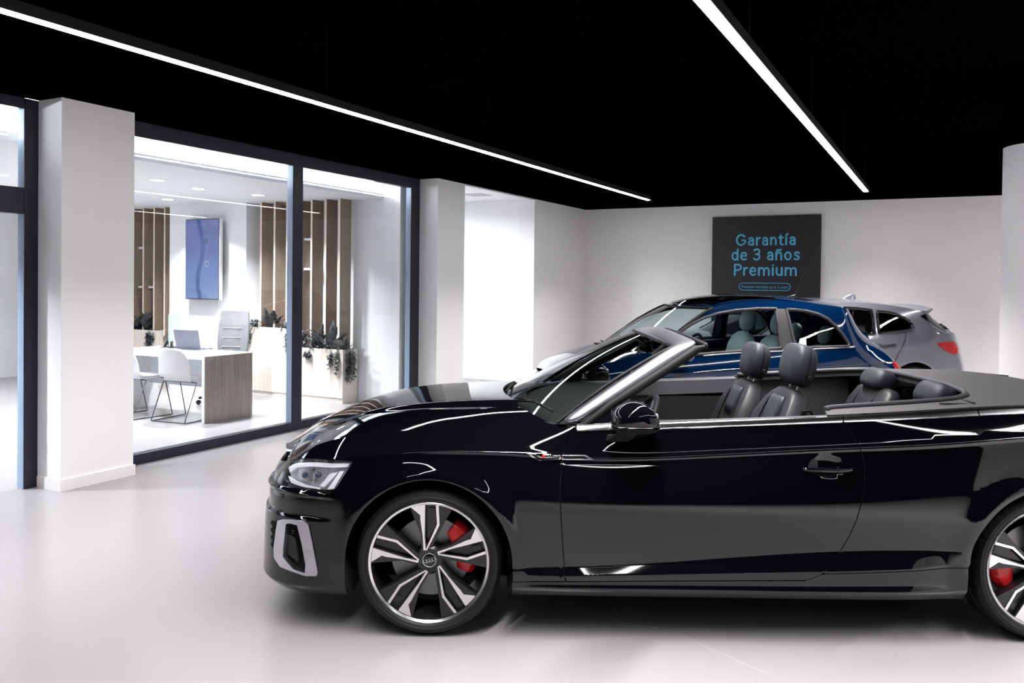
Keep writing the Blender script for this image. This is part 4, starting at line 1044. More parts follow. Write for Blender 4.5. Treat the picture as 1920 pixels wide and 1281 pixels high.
# ---------------------------------------------------------------- windscreen and its frame
YB, YTop = .785, .575
def wbase(y): q = (y / YB) ** 2; return np.array([.315 + .257 * q, y, .968 - .024 * q])
def wtop(y): q = (y / YTop) ** 2; return np.array([1.055 + .083 * q, y, 1.318 - .033 * q])
def wglass(u, t):
    u = np.asarray(u); t = np.asarray(t); q = u * u
    bx, bz = .315 + .257 * q, .968 - .024 * q; tx, tz = 1.055 + .083 * q, 1.318 - .033 * q; bul = .020 * 4 * t * (1 - t)
    return np.stack([bx + (tx - bx) * t - bul * .45, u * (YB + (YTop - YB) * t), bz + (tz - bz) * t + bul * .9], -1)
ws = Panel().add([(-1, 0), (1, 0), (1, 1), (-1, 1)], wglass, .06, 0, (), (), (-.5, 0, 1)).build('windscreen', M_wind, car)
bord = [wglass(-1, t) for t in np.linspace(0, 1, 12)] + [wglass(u, 1) for u in np.linspace(-.95, 1, 16)] + [wglass(1, t) for t in np.linspace(.95, 0, 12)]
MB().tube([tuple(p) for p in bord], .009, 6).build('windscreen_seal', M_matte, ws, smooth=60)
half = []
for (pi, po, yi, yo) in (((1042, 792), (1075, 800), -.79, -.815), ((1100, 752), (1138, 757), -.735, -.765), ((1150, 718), (1190, 724), -.69, -.718), ((1200, 686), (1240, 692), -.64, -.668), ((1235, 663), (1279, 667), -.602, -.632), ((1254, 652), (1301, 652), -.58, -.608)):
    half.append((np.array(cpx(*pi, yi)), np.array(cpx(*po, yo))))
for y in (-.53, -.44, -.30, -.15, 0.):
    f = wtop(max(-.575, y)); q = (y / .6) ** 2; half.append((f, np.array([1.215 + .075 * q, y * 1.03, 1.338 - .042 * q])))
def sect(I, O, corner):
    d = O - I; Mx = I + d * .5; cen = np.array([Mx[0], 0, Mx[2] - .35]); nrm = np.cross(np.cross(d, Mx - cen), d); nrm = nrm / np.linalg.norm(nrm)
    if nrm @ (Mx - cen) < 0: nrm = -nrm
    inn = -nrm
    return [tuple(I + nrm * .004), tuple(I + d * .18 + nrm * .016), tuple(I + d * .5 + nrm * .020), tuple(I + d * .85 + nrm * .014), tuple(O), tuple(O + inn * .03 - d * .12), tuple(I + inn * .03 + d * .15)]
secs = [sect(I, O, 0) for I, O in half]
mir = [[(p[0], -p[1], p[2]) for p in s_] for s_ in secs[:-1]][::-1]
MB().loft(secs + mir, True, True).build('windscreen_frame', mat('satin_frame', (.33, .33, .36), .32, metal=1), car, subsurf=2)
# black seal along the rear edge of the frame
sl = [tuple(O + np.array([.012, .006, -.010])) for I, O in half[1:6]]; sl2 = [tuple(np.array(O) + np.array([.03, 0, -.012])) for I, O in half[6:]]
tip = half[5][1] + np.array([.055, .0, .004])
path = [tuple(half[0][1] + np.array([.03, .01, -.006]))] + sl + [tuple(tip)] 
MB().tube(path, [.012, .022, .024, .024, .024, .022, .010], 8).build('frame_seal', M_matte, car, smooth=60)
MB().tube([(p[0], -p[1], p[2]) for p in path], [.012, .022, .024, .024, .024, .022, .010], 8).build('frame_seal', M_matte, car, smooth=60)
ph = [tuple(tip)] + sl2 + [(p[0], -p[1], p[2]) for p in sl2[:-1][::-1]] + [(tip[0], -tip[1], tip[2])]
MB().tube(ph, .013, 8).build('header_seal', M_matte, car, smooth=60)
MB().box(-.02, .02, -.11, .11, -.03, .03, Matrix.Translation((1.10, 0, 1.245)) @ Matrix.Rotation(R(-12), 4, 'Y')).tube([(1.10, 0, 1.26), (1.045, 0, 1.305)], .012, 6).build('rear_view_mirror', M_gloss, car, bevel=.012)
# quarter pane between pillar and door mirror
tri = [np.array(cpx(1086, 796, -.80)), np.array(cpx(1146, 795, -.80)), np.array(cpx(1146, 757, -.76)), np.array(cpx(1118, 776, -.78))]
for sg in (1, -1):
    t3 = [Vector((p[0], p[1] * sg, p[2])) for p in tri]; mb = MB(); n_ = len(t3); mb.add(t3 + [p + Vector((0, .012 * sg, 0)) for p in t3], [tuple(range(n_)), tuple(range(2 * n_ - 1, n_ - 1, -1))] + [(i, (i + 1) % n_, n_ + (i + 1) % n_, n_ + i) for i in range(n_)])
    mb.build('quarter_pane', M_gloss, car)
# wipers
for (a, b) in ((((.40), -.28, .985), (.555, -.70, .985)), ((.375, .30, .985), (.335, -.16, 1.0))):
    A, B = np.array(a), np.array(b); rows = [(A + (B - A) * t + np.array([0, 0, .012 * math.sin(math.pi * t)])) for t in np.linspace(0, 1, 8)]
    MB().tube([tuple(p) for p in rows], .007, 6).tube([tuple(A + np.array([-.03, .05, -.02])), tuple((A + B) / 2 + np.array([-.005, 0, .016]))], .006, 6).build('wiper', M_matte, car, smooth=60)
# door mirrors
mo = smooth_path([(1149, 797), (1153, 779), (1168, 765), (1190, 757.5), (1211, 760), (1229, 773), (1238, 790), (1239.5, 803), (1230, 813), (1205, 816), (1175, 815.5), (1155, 810)], 4, True)
mc = [cpx(px, py, -1.0) for px, py in mo]; mcx, mcz = np.mean([p.x for p in mc]), np.mean([p.z for p in mc])
for k_, sg in enumerate((-1, 1)):
    rings = []
    for y, k, dx in ((.80, .55, .03), (.815, .72, .02), (.86, .90, .008), (.93, 1.0, 0), (.985, .97, .0), (1.015, .82, .004), (1.03, .55, .01), (1.036, .2, .012)):
        rings.append([(mcx + (p.x - mcx) * k + dx, sg * y, mcz + (p.z - mcz) * k) for p in mc])
    mr = MB().loft(rings, True, True).build('side_mirror', M_paint, car, smooth=180)
    zs_ = cpx(1190, 801, -1.0).z
    band = []
    for p in mc:
        pass
    xs2 = [p.x for p in mc]; x0_, x1_ = min(xs2) - .001, max(xs2) + .001
    low = [[(q[0], q[1], min(q[2], zs_ - .006)) for q in [(mcx + (p[0] - mcx) * 1.02, p[1] + sg * .002, mcz + (p[2] - mcz) * 1.02) for p in r_]] for r_ in rings[1:]]
    MB().loft(low, True, True).build('mirror_underside', M_matte, mr, smooth=60)
    low = [[(q[0], q[1], max(min(q[2], zs_ + .003), zs_ - .006)) for q in [(mcx + (p[0] - mcx) * 1.022, p[1] + sg * .0025, mcz + (p[2] - mcz) * 1.02) for p in r_]] for r_ in rings[1:]]
    MB().loft(low, True, True).build('mirror_trim', M_chrome, mr, smooth=60)
    b0, b1 = cpx(1150, 828, -.90), cpx(1180, 808, -.94)
    MB().loft([[(b0.x + dx_ * 1.15, sg * .84, b0.z + dz_) for dx_, dz_ in ((-.03, -.012), (.05, -.012), (.05, .02), (-.02, .02))], [(b0.x + .02 + dx_, sg * .90, b0.z + .012 + dz_) for dx_, dz_ in ((-.03, -.010), (.055, -.010), (.055, .02), (-.02, .02))], [(b1.x + dx_, sg * .95, b1.z + dz_) for dx_, dz_ in ((-.035, -.006), (.05, -.006), (.05, .012), (-.035, .012))]], True, True).build('mirror_foot', M_matte, mr, bevel=.006)
    MB().box(x1_ - .03, x1_ - .012, sg * .85, sg * .99, mcz - .04, mcz + .03).build('mirror_glass', M_lampm, mr, bevel=.003)
# ---------------------------------------------------------------- cabin
MB().box(.55, 2.75, -.72, .72, .22, .27).box(.5, .55, -.72, .72, .22, .85).box(2.72, 2.76, -.66, .66, .25, .95).build('cabin_floor', M_dark, car)
for sg in (-1, 1):
    s_ = np.linspace(sd0 + .03, sd1, 30); rows = []
    for s in s_:
        z = float(ZS(s)); p = CB.side(s, z, sg)
        rows.append([(p[0], p[1] - sg * .018, z + .006), (p[0], p[1] - sg * .05, z + .010), (p[0], p[1] - sg * .085, z + .0), (p[0], p[1] - sg * .10, z - .085), (p[0], p[1] - sg * .075, z - .095)])
    dp = MB().loft(rows, False).build('door_top', M_trim, car, smooth=50)
    MB().box(sd0 + .12, sd1 - .02, sg * .735, sg * .755, .28, .87).build('door_lining', M_dark, dp)
    MB().box(1.15, 1.62, sg * .66, sg * .74, .66, .72).build('door_armrest', M_matte, dp, bevel=.02)
    MB().box(1.05, 1.22, sg * .70, sg * .735, .78, .83).build('door_pull', M_satin, dp, bevel=.01)
    s_ = np.linspace(sd1, 2.52, 16); rows = []
    for s in s_:
        z = float(ZS(s)); p = CB.side(s, z, sg)
        rows.append([(p[0], p[1] - sg * .018, z + .006), (p[0], p[1] - sg * .06, z + .012), (p[0], p[1] - sg * .10, z - .005), (p[0], p[1] - sg * .12, z - .12), (p[0], p[1] - sg * .14, z - .5)])
    MB().loft(rows, False).build('rear_side_lining', M_trim, car, smooth=50)
# dashboard
prof = [(.50, .925), (.68, .945), (.84, .955), (.93, .945), (.975, .905), (.985, .84), (.96, .72), (.90, .55)]
MB().loft([[(x - .12 * (1 - (y / .74) ** 2) * (x < .8), y, z + .012 * (1 - (y / .74) ** 2)) for x, z in prof] for y in np.linspace(-.74, .74, 17)], False).build('dashboard', M_matte, car, smooth=60)
mb = MB().box(.86, .99, -.52, -.20, .93, .985); mb.build('instrument_hood', M_matte, car, bevel=.02)
MB().box(.965, .975, -.13, .14, .97, 1.06, Matrix.Identity(4)).build('centre_screen', M_gloss, car, bevel=.004)
stw = Matrix.Translation((1.02, -.37, .845)) @ Matrix.Rotation(R(-66), 4, 'Y')
sw = MB().tube([stw @ Vector((.185 * math.cos(t), .185 * math.sin(t), 0)) for t in [2 * math.pi * j / 36 for j in range(37)]], .016, 10, False).build('steering_wheel', M_leath, car, smooth=60)
mb = MB()
for a in (0, 90, 180): mb.bar(stw @ Vector((0, 0, -.02)), stw @ Vector((.18 * math.sin(R(a)) , .18 * math.cos(R(a)), 0)), .035, .012)
mb.build('steering_spoke', M_satin, sw, bevel=.004)
MB().ball((0, 0, -.02), (.07, .075, .03), 16, 8, stw).tube([stw @ Vector((0, 0, -.03)), stw @ Vector((0, 0, -.22))], .04, 10).build('steering_hub', M_matte, sw, smooth=60)
MB().box(1.0, 1.75, -.13, .13, .3, .56).box(1.45, 1.75, -.10, .10, .56, .64).build('centre_console', M_matte, car, bevel=.02)
# seats
def rrect(c, ax, ay, w_, t_, e=3.2, n=24, bol=0.):
    """rounded section: ax across, ay thickness"""
    out = []
    for k in range(n):
        a = 2 * math.pi * k / n; ca, sa = math.cos(a), math.sin(a)
        x = w_ * math.copysign(abs(ca) ** (2 / e), ca); y = t_ * math.copysign(abs(sa) ** (2 / e), sa)
        if bol and y < 0: y -= bol * (abs(x) / w_) ** 4
        out.append(tuple(np.array(c) + np.array(ax) * x + np.array(ay) * y))
    return out
def front_seat(y0, dz, name='front_seat'):
    tl = R(17); ax = (0, 1, 0); ay = (math.cos(tl), 0, -math.sin(tl)); upv = np.array([math.sin(tl), 0, math.cos(tl)]); b = np.array([1.62, y0, .50 + dz])
    rings = []
    for h, w_, t_, bo in ((0, .235, .06, .05), (.10, .25, .075, .06), (.28, .255, .075, .06), (.42, .235, .07, .05), (.50, .20, .062, .03), (.545, .165, .055, .015), (.575, .125, .045, .0), (.588, .08, .03, 0)):
        rings.append(rrect(b + upv * h, ax, ay, w_, t_, 3.2, 28, bo))
    st = MB().loft(rings, True, True).build(name, M_leath, car, smooth=180)
    # cushion
    cr_ = [rrect((x, y0, z + dz), (0, 1, 0), (0, 0, -1), w_, t_, 3.4, 28, .03) for x, z, w_, t_ in ((1.16, .43, .20, .05), (1.20, .45, .24, .07), (1.40, .44, .255, .075), (1.62, .41, .25, .07), (1.68, .41, .22, .05))]
    MB().loft(cr_, True, True).build('seat_cushion', M_leath, st, smooth=180)
    # pale inlay at the top of the backrest and its seams
    def onb(h, x, f): return b + upv * h + np.array([0, x, 0]) - np.array(ay) * f
    rows = [[tuple(onb(h, x * w_, .069 - .016 * max(0, (h - .40) / .15))) for x in (-1, -.6, 0, .6, 1)] for h, w_ in ((.36, .072), (.42, .085), (.50, .098), (.535, .092))]
    q = MB().loft(rows, False).build('backrest_inlay', M_leath2, st, smooth=60); q.modifiers.new('s', 'SOLIDIFY').thickness = .008
    mb = MB(); pts = [(-.012, .475), (-.02, .485), (.0, .492), (.014, .486), (.012, .472), (-.010, .460), (-.016, .448), (-.002, .440), (.018, .444)]
    mb.tube([tuple(onb(h, x, .073 - .016 * max(0, (h - .40) / .15))) for x, h in pts], .0022, 6).build('inlay_emblem', M_leath, st, smooth=60)
    for sx in (-1, 1):
        MB().tube([tuple(onb(h, sx * w_, f)) for h, w_, f in ((.02, .13, .066), (.20, .135, .080), (.36, .125, .082), (.46, .115, .072), (.54, .100, .056))], .004, 6).build('seam', M_matte, st, smooth=60)
        MB().tube([tuple(b + upv * h + np.array([.005, sx * .055, 0])) for h in (.56, .66)], .006, 8).build('headrest_post', M_chrome, st, smooth=60)
    # headrest
    hb = b + upv * .715 + np.array([-.012, 0, 0]); hr = []
    for h, w_, t_ in ((-.108, .08, .028), (-.100, .112, .047), (-.07, .136, .062), (0, .145, .066), (.05, .142, .063), (.084, .124, .055), (.100, .098, .041), (.108, .055, .023)):
        hr.append(rrect(hb + upv * h + np.array([-.010 * (h / .1) , 0, 0]), ax, ay, w_, t_, 3.4, 28))
    H_ = MB().loft(hr, True, True).build('headrest', M_leath2, st, smooth=180)
    pr = [tuple(hb + upv * h + np.array([-.010 * (h / .1), 0, 0]) + np.array([0, sx * w_, 0])) for sx in (-1,) for h, w_ in ((-.09, .128), (-.05, .142), (0, .147), (.05, .145), (.085, .126), (.10, .10))]
    MB().tube(pr, .003, 6).build('headrest_seam', M_matte, st, smooth=60)
    bb = hb + np.array([.015, -.142 , -.055]); MB().lathe([(0, .008), (.012, .008), (.016, .004), (.017, -.01)], 20, Matrix.Translation(bb) @ Matrix.Rotation(R(90), 4, 'X')).build('headrest_button', M_matte, st, smooth=40)
    # belt guide on the shoulder
    c = b + upv * .47 + np.array([.035, .205 * (-1 if y0 < 0 else 1), 0])
    mb = MB(); loop = [tuple(c + upv * dz_ * .032 + np.array([dx_ * .030, 0, 0])) for dx_, dz_ in ((-1, .9), (.2, 1), (1, .2), (1, -1), (.3, -1.1), (-1, -.2), (-1, .9))]
    mb.tube(loop, .007, 6).build('belt_guide', M_matte, st, smooth=60)
    return st
front_seat(-.37, .0)
front_seat(.37, -.045)
# rear bench
tl = R(24); ay = (math.cos(tl), 0, -math.sin(tl)); upv = np.array([math.sin(tl), 0, math.cos(tl)])
MB().loft([rrect((x, 0, z), (0, 1, 0), (0, 0, -1), w_, .07, 4, 28) for x, z, w_ in ((2.0, .45, .50), (2.04, .46, .54), (2.3, .44, .55), (2.42, .42, .50))], True, True).build('rear_bench', M_leath, car, smooth=180)
for y0 in (-.33, .33):
    b = np.array([2.34, y0, .50]); rings = [rrect(b + upv * h, (0, 1, 0), ay, w_, t_, 3.6, 28, bo) for h, w_, t_, bo in ((0, .25, .06, .02), (.2, .26, .07, .02), (.42, .25, .065, .012), (.50, .23, .055, .0), (.535, .18, .035, 0))]
    bk = MB().loft(rings, True, True).build('rear_backrest', M_leath, car, smooth=180)
    for sx in (-.11, .11): MB().tube([tuple(b + upv * h + np.array([0, sx, 0]) - np.array(ay) * f) for h, f in ((.02, .064), (.22, .073), (.42, .068), (.52, .045))], .004, 6).build('seam', M_matte, bk, smooth=60)
    hb = b + upv * .585 + np.array([-.03, 0, 0]); hr = [rrect(hb + upv * h, (0, 1, 0), ay, w_, t_, 3.6, 28) for h, w_, t_ in ((-.065, .09, .05), (-.058, .115, .07), (-.03, .128, .078), (.01, .130, .075), (.04, .122, .062), (.056, .10, .045), (.062, .06, .02))]
    MB().loft(hr, True, True).build('rear_headrest', M_leath2, bk, smooth=180)
# soft top lid with its two arms round the rear seats
def deck(x, y):
    s = np.clip(x, 1.5, 3.6); zb_ = ZS(s); yo = .925 - IS(s); q = np.clip(np.abs(y) / yo, 0, 1.2); fall = np.clip((x - 3.05) / .75, 0, 1)
    return np.stack([x, y, zb_ + .012 + .038 * (1 - q ** 2.2) - .0 * fall - .10 * fall ** 2], -1)
YO = lambda x: float(.925 - IS(min(x, 3.6))) - .024
outer = [(x, -YO(x)) for x in np.linspace(1.80, 3.02, 30)]
rear = smooth_path([(3.02, -YO(3.02)), (3.10, -.60), (3.16, -.35), (3.18, 0), (3.16, .35), (3.10, .60), (3.02, YO(3.02))], 6)
inner = smooth_path([(1.82, .735), (1.86, .705), (2.0, .69), (2.3, .675), (2.48, .64), (2.58, .53), (2.60, .30), (2.60, 0), (2.60, -.30), (2.58, -.53), (2.48, -.64), (2.3, -.675), (2.0, -.69), (1.86, -.705), (1.82, -.735)], 5)
Panel().add(outer + rear[1:-1] + [(x, -y) for x, y in outer[::-1]] + inner, deck, .03, .035, (), (), (0, 0, 1)).build('soft_top_lid', M_cloth, car)
ed = [tuple(deck(np.array(x), np.array(y)) + np.array([0, 0, .004])) for x, y in inner]
MB().tube(ed, .014, 8).build('lid_edging', M_trim, car, smooth=60)
MB().box(-.07, .07, -.006, .006, 0, .004, Matrix.Translation(tuple(deck(np.array(2.42), np.array(-.735)))) @ Matrix.Rotation(R(0), 4, 'Z')).box(-.004, .004, -.06, .06, 0, .004, Matrix.Translation(tuple(deck(np.array(2.50), np.array(-.70))))).build('lid_joint', M_dark, car)
# boot lid
outer = [(x, -YO(x) - .02) for x in np.linspace(3.04, 3.60, 12)]
back = smooth_path([(3.60, -.78), (3.70, -.62), (3.76, -.3), (3.775, 0), (3.76, .3), (3.70, .62), (3.60, .78)], 5)
rear2 = [(x + .008, y) for x, y in rear[::-1]]
Panel().add(outer + back[1:-1] + [(x, -y) for x, y in outer[::-1]] + rear2[1:-1], lambda x, y: deck(x, y) - np.array([0, 0, .008]), .03, .012, (), (), (0, 0, 1)).build('boot_lid', M_paint, car)
# ================================================================ the two cars behind: closed hatchbacks
M_sideglass = glass('side_glass', (.74, .84, .83))
M_dglass = glass('privacy_glass', (.10, .11, .12))
def closed_car(cfg):
    mw = Matrix.Translation(cfg['loc']) @ Matrix.Rotation(cfg['rot'], 4, 'Z')
    plan = Plan(cfg['plan'], cfg['xref']); zr = spl(*cfg['rail']); belt = spl(*cfg['belt'])
    tail0, tail1, lean = cfg['tail']; x_front = cfg['xcowl']; cfg.setdefault('lamp', (.62, .60, .09))
    tw = spl(*cfg['tumble'])
    def inset(s, z, x):
        b = belt(x); i = np.where(z < b, cfg['low'](z, x, b), 0)
        up_ = np.clip(z - b, 0, 2); i = np.where(z >= b, cfg['low'](b, x, b) + tw(up_), i)
        w_ = np.clip((s - tail0) / (tail1 - tail0), 0, 1); w_ = w_ * w_ * (3 - 2 * w_)
        i = i + w_ * lean(z)
        n_ = np.clip((cfg['nose0'] - s) / .5, 0, 1); i = i + n_ * .10 * np.clip((z - .45) / .3, 0, 2) ** 1.5
        for xc in cfg['axles']: r = np.hypot(x - xc, z - cfg['wz']); i = i - .014 * np.exp(-((r - cfg['arch'] - .02) / .05) ** 2)
        return i
    B = Body(plan, inset, mw, cfg['hw'])
    car = thing(cfg['name'], cfg['label'], 'car', cfg['loc'], cfg['rot'])
    P_ = cfg['paint']
    ss = np.linspace(plan.s0 + .002, plan.s1 - .001, 260)
    def ztop(s): 
        x = np.interp(s, plan.s, plan.x); z = zr(x)
        for _ in range(6): z = zr(np.clip(B.side(s, z)[..., 0], cfg['rail'][0][0], cfg['rail'][0][-1]))
        return z
    top = ztop(ss)
    outline = [(float(a), float(b)) for a, b in zip(ss, top)]
    low = [(float(a), cfg['zb']) for a in ss[::-1]]
    arches = []
    for xc in cfg['axles']:
        a_ = []
        for k in range(25):
            an = math.pi * k / 24; a_.append((plan.s_of_x(xc + cfg['arch'] * math.cos(an)), cfg['wz'] + cfg['arch'] * math.sin(an)))
        arches.append([(a_[0][0], cfg['zb'])] + a_ + [(a_[-1][0], cfg['zb'])])
    bottom = []
    for a_ in arches[::-1]: bottom += a_          # rear arch first, running forward
    poly = outline + [(float(ss[-1]), cfg['zb'])] + bottom + [(float(ss[0]), cfg['zb'])]
    wins = {k: [tuple(q) for q in densify(B.poly(v), .03)] for k, v in cfg['windows'].items()}
    p = Panel()
    for sg in (-1, 1): p.add(poly, lambda a, z, sg=sg: B.side(a, z, sg), .035, .02, list(wins.values()), [[(s, belt(np.interp(s, plan.s, plan.x)) + d) for s in ss[::3]] for d in (-.02, -.01, 0, .01, .02)], (0, sg, 0), bstep=.02)
    body = p.build('body_shell', P_, car)
    for sg in (-1, 1):
        for k, v in wins.items():
            g = Panel().add(v, lambda a, z, sg=sg: B.side(a, z, sg, -.006), .06, 0, (), (), (0, sg, 0)).build('side_window', M_sideglass if k == 'front' else cfg['rear_glass'], car)
            ring = [tuple(B.side(a, z, sg, .002)) for a, z in densify(v, .05)]; MB().tube(ring + ring[:1], cfg['seal'], 6, False).build('window_frame', cfg['frame'], car, smooth=60)
        for nm, m_, off, pts in cfg['extras']:
            Panel().add(B.poly(pts), lambda a, z, sg=sg, off=off: B.side(a, z, sg, off), .02, .014, (), (), (0, sg, 0), bstep=.012).build(nm, m_, car)
        for nm, m_, rad, pts in cfg['lines']:
            MB().tube([tuple(B.side(a, z, sg, .002)) for a, z in smooth_path(B.poly(pts), 6)], rad, 6).build(nm, m_, car, smooth=60)
    # roof and bonnet share the rail curve
    E3 = B.side(ss, top); ex, ey = E3[:, 0], -E3[:, 1]; kmax = int(np.argmax(ex)); YR = lambda x: np.interp(x, ex[:kmax + 1], np.maximum(ey[:kmax + 1], .02))
    def sheet(h): return lambda x, y: np.stack([x, y, zr(x) + h(x) * (1 - np.clip(np.abs(y) / YR(x), 0, 1.05) ** 2)], -1)
    xr0, xr1 = cfg['roof']; hr = lambda x: cfg['crown'] + 0 * x
    front = [(xr0 - cfg['bow'] * (1 - t * t), t * float(YR(xr0))) for t in np.linspace(1, -1, 15)]
    pts = [(x, -float(YR(x))) for x in np.linspace(xr0, xr1, 30)] + [(xr1 + .04 * (1 - t * t), t * float(YR(xr1))) for t in np.linspace(-1, 1, 15)][1:-1] + [(x, float(YR(x))) for x in np.linspace(xr1, xr0, 30)] + front[1:-1]
    if cfg.get('sunroof'):
        a0, a1, f_ = cfg['sunroof']; rp = [(a0 - cfg['bow'] * .9 * (1 - t * t), t * float(YR(a0)) * f_) for t in np.linspace(1, -1, 11)]
        rp = rp + [(x, -float(YR(x)) * f_) for x in np.linspace(a0, a1, 12)][1:] + [(x, float(YR(x)) * f_) for x in np.linspace(a1, a0, 12)][:-1]
    Panel().add(pts, sheet(hr), .05, .02, [rp] if cfg.get('sunroof') else (), (), (0, 0, 1)).build('roof', P_, car)
    if cfg.get('sunroof'):
        Panel().add(rp, lambda x, y: sheet(hr)(x, y) + np.array([0, 0, .006]), .05, .01, (), (), (0, 0, 1)).build('sunroof', glass('roof_glass', (.22, .23, .24)), car)
    # windscreen between cowl and roof
    def scr(u, t):
        u = np.asarray(u, float); t = np.asarray(t, float); x = x_front + (xr0 - x_front) * t; E_y = YR(x); E_z = zr(x); cx = cfg['cowl'][0] + (xr0 - cfg['bow'] - cfg['cowl'][0]) * t; cz = cfg['cowl'][1] + (float(zr(xr0 - cfg['bow'])) + cfg['crown'] - cfg['cowl'][1]) * t + .02 * 4 * t * (1 - t); q = u * u
        return np.stack([cx + (x - cx) * q, u * E_y, cz + (E_z - cz) * q], -1)
    wsn = Panel().add([(-1, 0), (1, 0), (1, 1), (-1, 1)], scr, .07, 0, (), (), (-.6, 0, 1)).build('windscreen', glass('clear_screen', (.86, .92, .92)), car)
    bd_ = [tuple(scr(-1, t)) for t in np.linspace(0, 1, 12)] + [tuple(scr(u, 1)) for u in np.linspace(-.9, 1, 14)] + [tuple(scr(1, t)) for t in np.linspace(.92, 0, 11)]
    MB().tube(bd_, .014, 6).build('screen_seal', M_matte, wsn, smooth=60)
    hb_ = lambda x: cfg['hoodh'] * np.clip((x - ex[0]) / .3, 0, 1) ** .6
    xs2 = np.linspace(ex[0] + .03, x_front, 25)
    pts = [(x, -float(YR(x))) for x in xs2] + [(cfg['cowl'][0] + (x_front - cfg['cowl'][0]) * t * t, t * float(YR(x_front))) for t in np.linspace(-1, 1, 13)][1:-1] + [(x, float(YR(x))) for x in xs2[::-1]]
    Panel().add(pts, sheet(hb_), .05, .015, (), (), (0, 0, 1)).build('bonnet', P_, car)
    # spoiler over the tailgate
    x1_, sp = cfg['spoiler']; rings = []
    for t in np.linspace(-1, 1, 13):
        y = t * float(YR(xr1)) * .96; z = float(zr(xr1)) + cfg['crown'] * (1 - t * t * .92); x = xr1 + .03 * (1 - t * t); L = x1_ - .06 * t * t
        rings.append([(x - .10, y, z + .002), (x + L * .5, y, z + sp * .2), (x + L, y, z + sp), (x + L + .004, y, z + sp - .018), (x + L * .55, y, z + sp * .2 - .045), (x - .08, y, z - .05)])
    MB().loft(rings, True, True).build('spoiler', P_, car, smooth=50)
    z0_, z1_ = cfg['tailglass']
    tg = Panel()
    for sg in (-1, 1): tg.add([(plan.s1 - cfg['tgw'], z0_ + .05), (plan.s1 - .0005, z0_), (plan.s1 - .0005, z1_), (plan.s1 - cfg['tgw'] * .93, z1_)], lambda a, z, sg=sg: B.side(a, z, sg, .004), .06, .006, (), (), (0, sg, 0))
    tg.build('rear_window', M_gloss, car)
    # cabin
    hw = cfg['hw']
    MB().box(.15 + cfg['x0'], 2.3 + cfg['x0'], -hw + .14, hw - .14, .25, .32).box(.2 + cfg['x0'], .26 + cfg['x0'], -hw + .12, hw - .12, .3, .93).box(2.25 + cfg['x0'], 2.3 + cfg['x0'], -hw + .14, hw - .14, .3, .98).build('cabin_floor', M_dark, car)
    MB().loft([[(x + cfg['x0'], y, z) for x, z in ((.18, .93), (.45, .96), (.62, .93), (.66, .80), (.60, .5))] for y in np.linspace(-hw + .13, hw - .13, 9)], False).build('dashboard', M_matte, car, smooth=60)
    for sg in (-1, 1): MB().box(.55 + cfg['x0'], 2.2 + cfg['x0'], sg * (hw - .09), sg * (hw - .12), .3, cfg['belt'][1][1] - .03).build('door_lining', M_dark, car)
    st = Matrix.Translation((.80 + cfg['x0'], -.33, .95)) @ Matrix.Rotation(R(-65), 4, 'Y')
    MB().tube([st @ Vector((.18 * math.cos(t), .18 * math.sin(t), 0)) for t in [2 * math.pi * j / 28 for j in range(29)]], .015, 8, False).build('steering_wheel', M_matte, car, smooth=60)
    for (x, y, z, k, nm) in cfg['seats']:
        tl = R(14); ax = (0, 1, 0); ay = (math.cos(tl), 0, -math.sin(tl)); up2 = np.array([math.sin(tl), 0, math.cos(tl)]); b = np.array([x, y, z])
        o = MB().loft([rrect(b + up2 * h * k, ax, ay, w2, t2, 3.2, 24) for h, w2, t2 in ((-.55, .23, .07), (-.3, .24, .08), (-.1, .235, .075), (-.02, .20, .06), (.03, .12, .04), (.045, .05, .02))], True, True).build(nm, cfg['seat_mat'], car, smooth=180)
        hb = b + up2 * .175 * k; rd = cfg.get('round_head', 3.0)
        MB().loft([rrect(hb + up2 * h * k, ax, ay, w2 * k * .84, t2 * k * .9, 2.4, 24) for h, w2, t2 in ((-.115, .04, .02), (-.10, .085, .05), (-.05, .122, .066), (.0, .132, .07), (.05, .122, .066), (.095, .085, .05), (.112, .04, .02))], True, True).build('headrest', cfg['seat_mat'], o, smooth=180)
        for sx in (-.05, .05): MB().tube([tuple(b + np.array([0, sx, -.02])), tuple(hb + np.array([0, sx, -.07]))], .007, 6).build('headrest_post', M_chrome, o, smooth=60)
    ml = cfg['mirror']
    for sg in (-1, 1):
        MB().loft([rrect((ml[0] + dx, sg * (hw + dy), ml[1]), (1, 0, 0), (0, 0, 1), .085 * k, .065 * k, 2.6, 20) for dx, dy, k in ((.02, -.06, .45), (.01, .02, .9), (0, .09, 1.0), (0, .14, .8), (.01, .16, .35))], True, True).build('side_mirror', P_, car, smooth=180)
    for sg in (-1, 1):                                                       # lamps and lower grille at the nose
        q = B.side(plan.s0 + cfg['lamp'][0], cfg['lamp'][1], sg); MB().ball(tuple(q), (.07, .10, cfg['lamp'][2]), 20, 12).build('headlight', M_lamp, car, smooth=180)
    g_ = Panel()
    for sg in (-1, 1): g_.add([(plan.s0 + .001, .30), (plan.s0 + .42, .30), (plan.s0 + .46, .40), (plan.s0 + .001, .40)], lambda a, z, sg=sg: B.side(a, z, sg, .004), .05, .005, (), (), (0, sg, 0))
    g_.build('grille', M_matte, car)
    # under the skin
    MB().box(ex[0] + .25, ex[kmax] - .3, -hw + .2, hw - .2, .18, .24).build('underbody', M_dark, car)
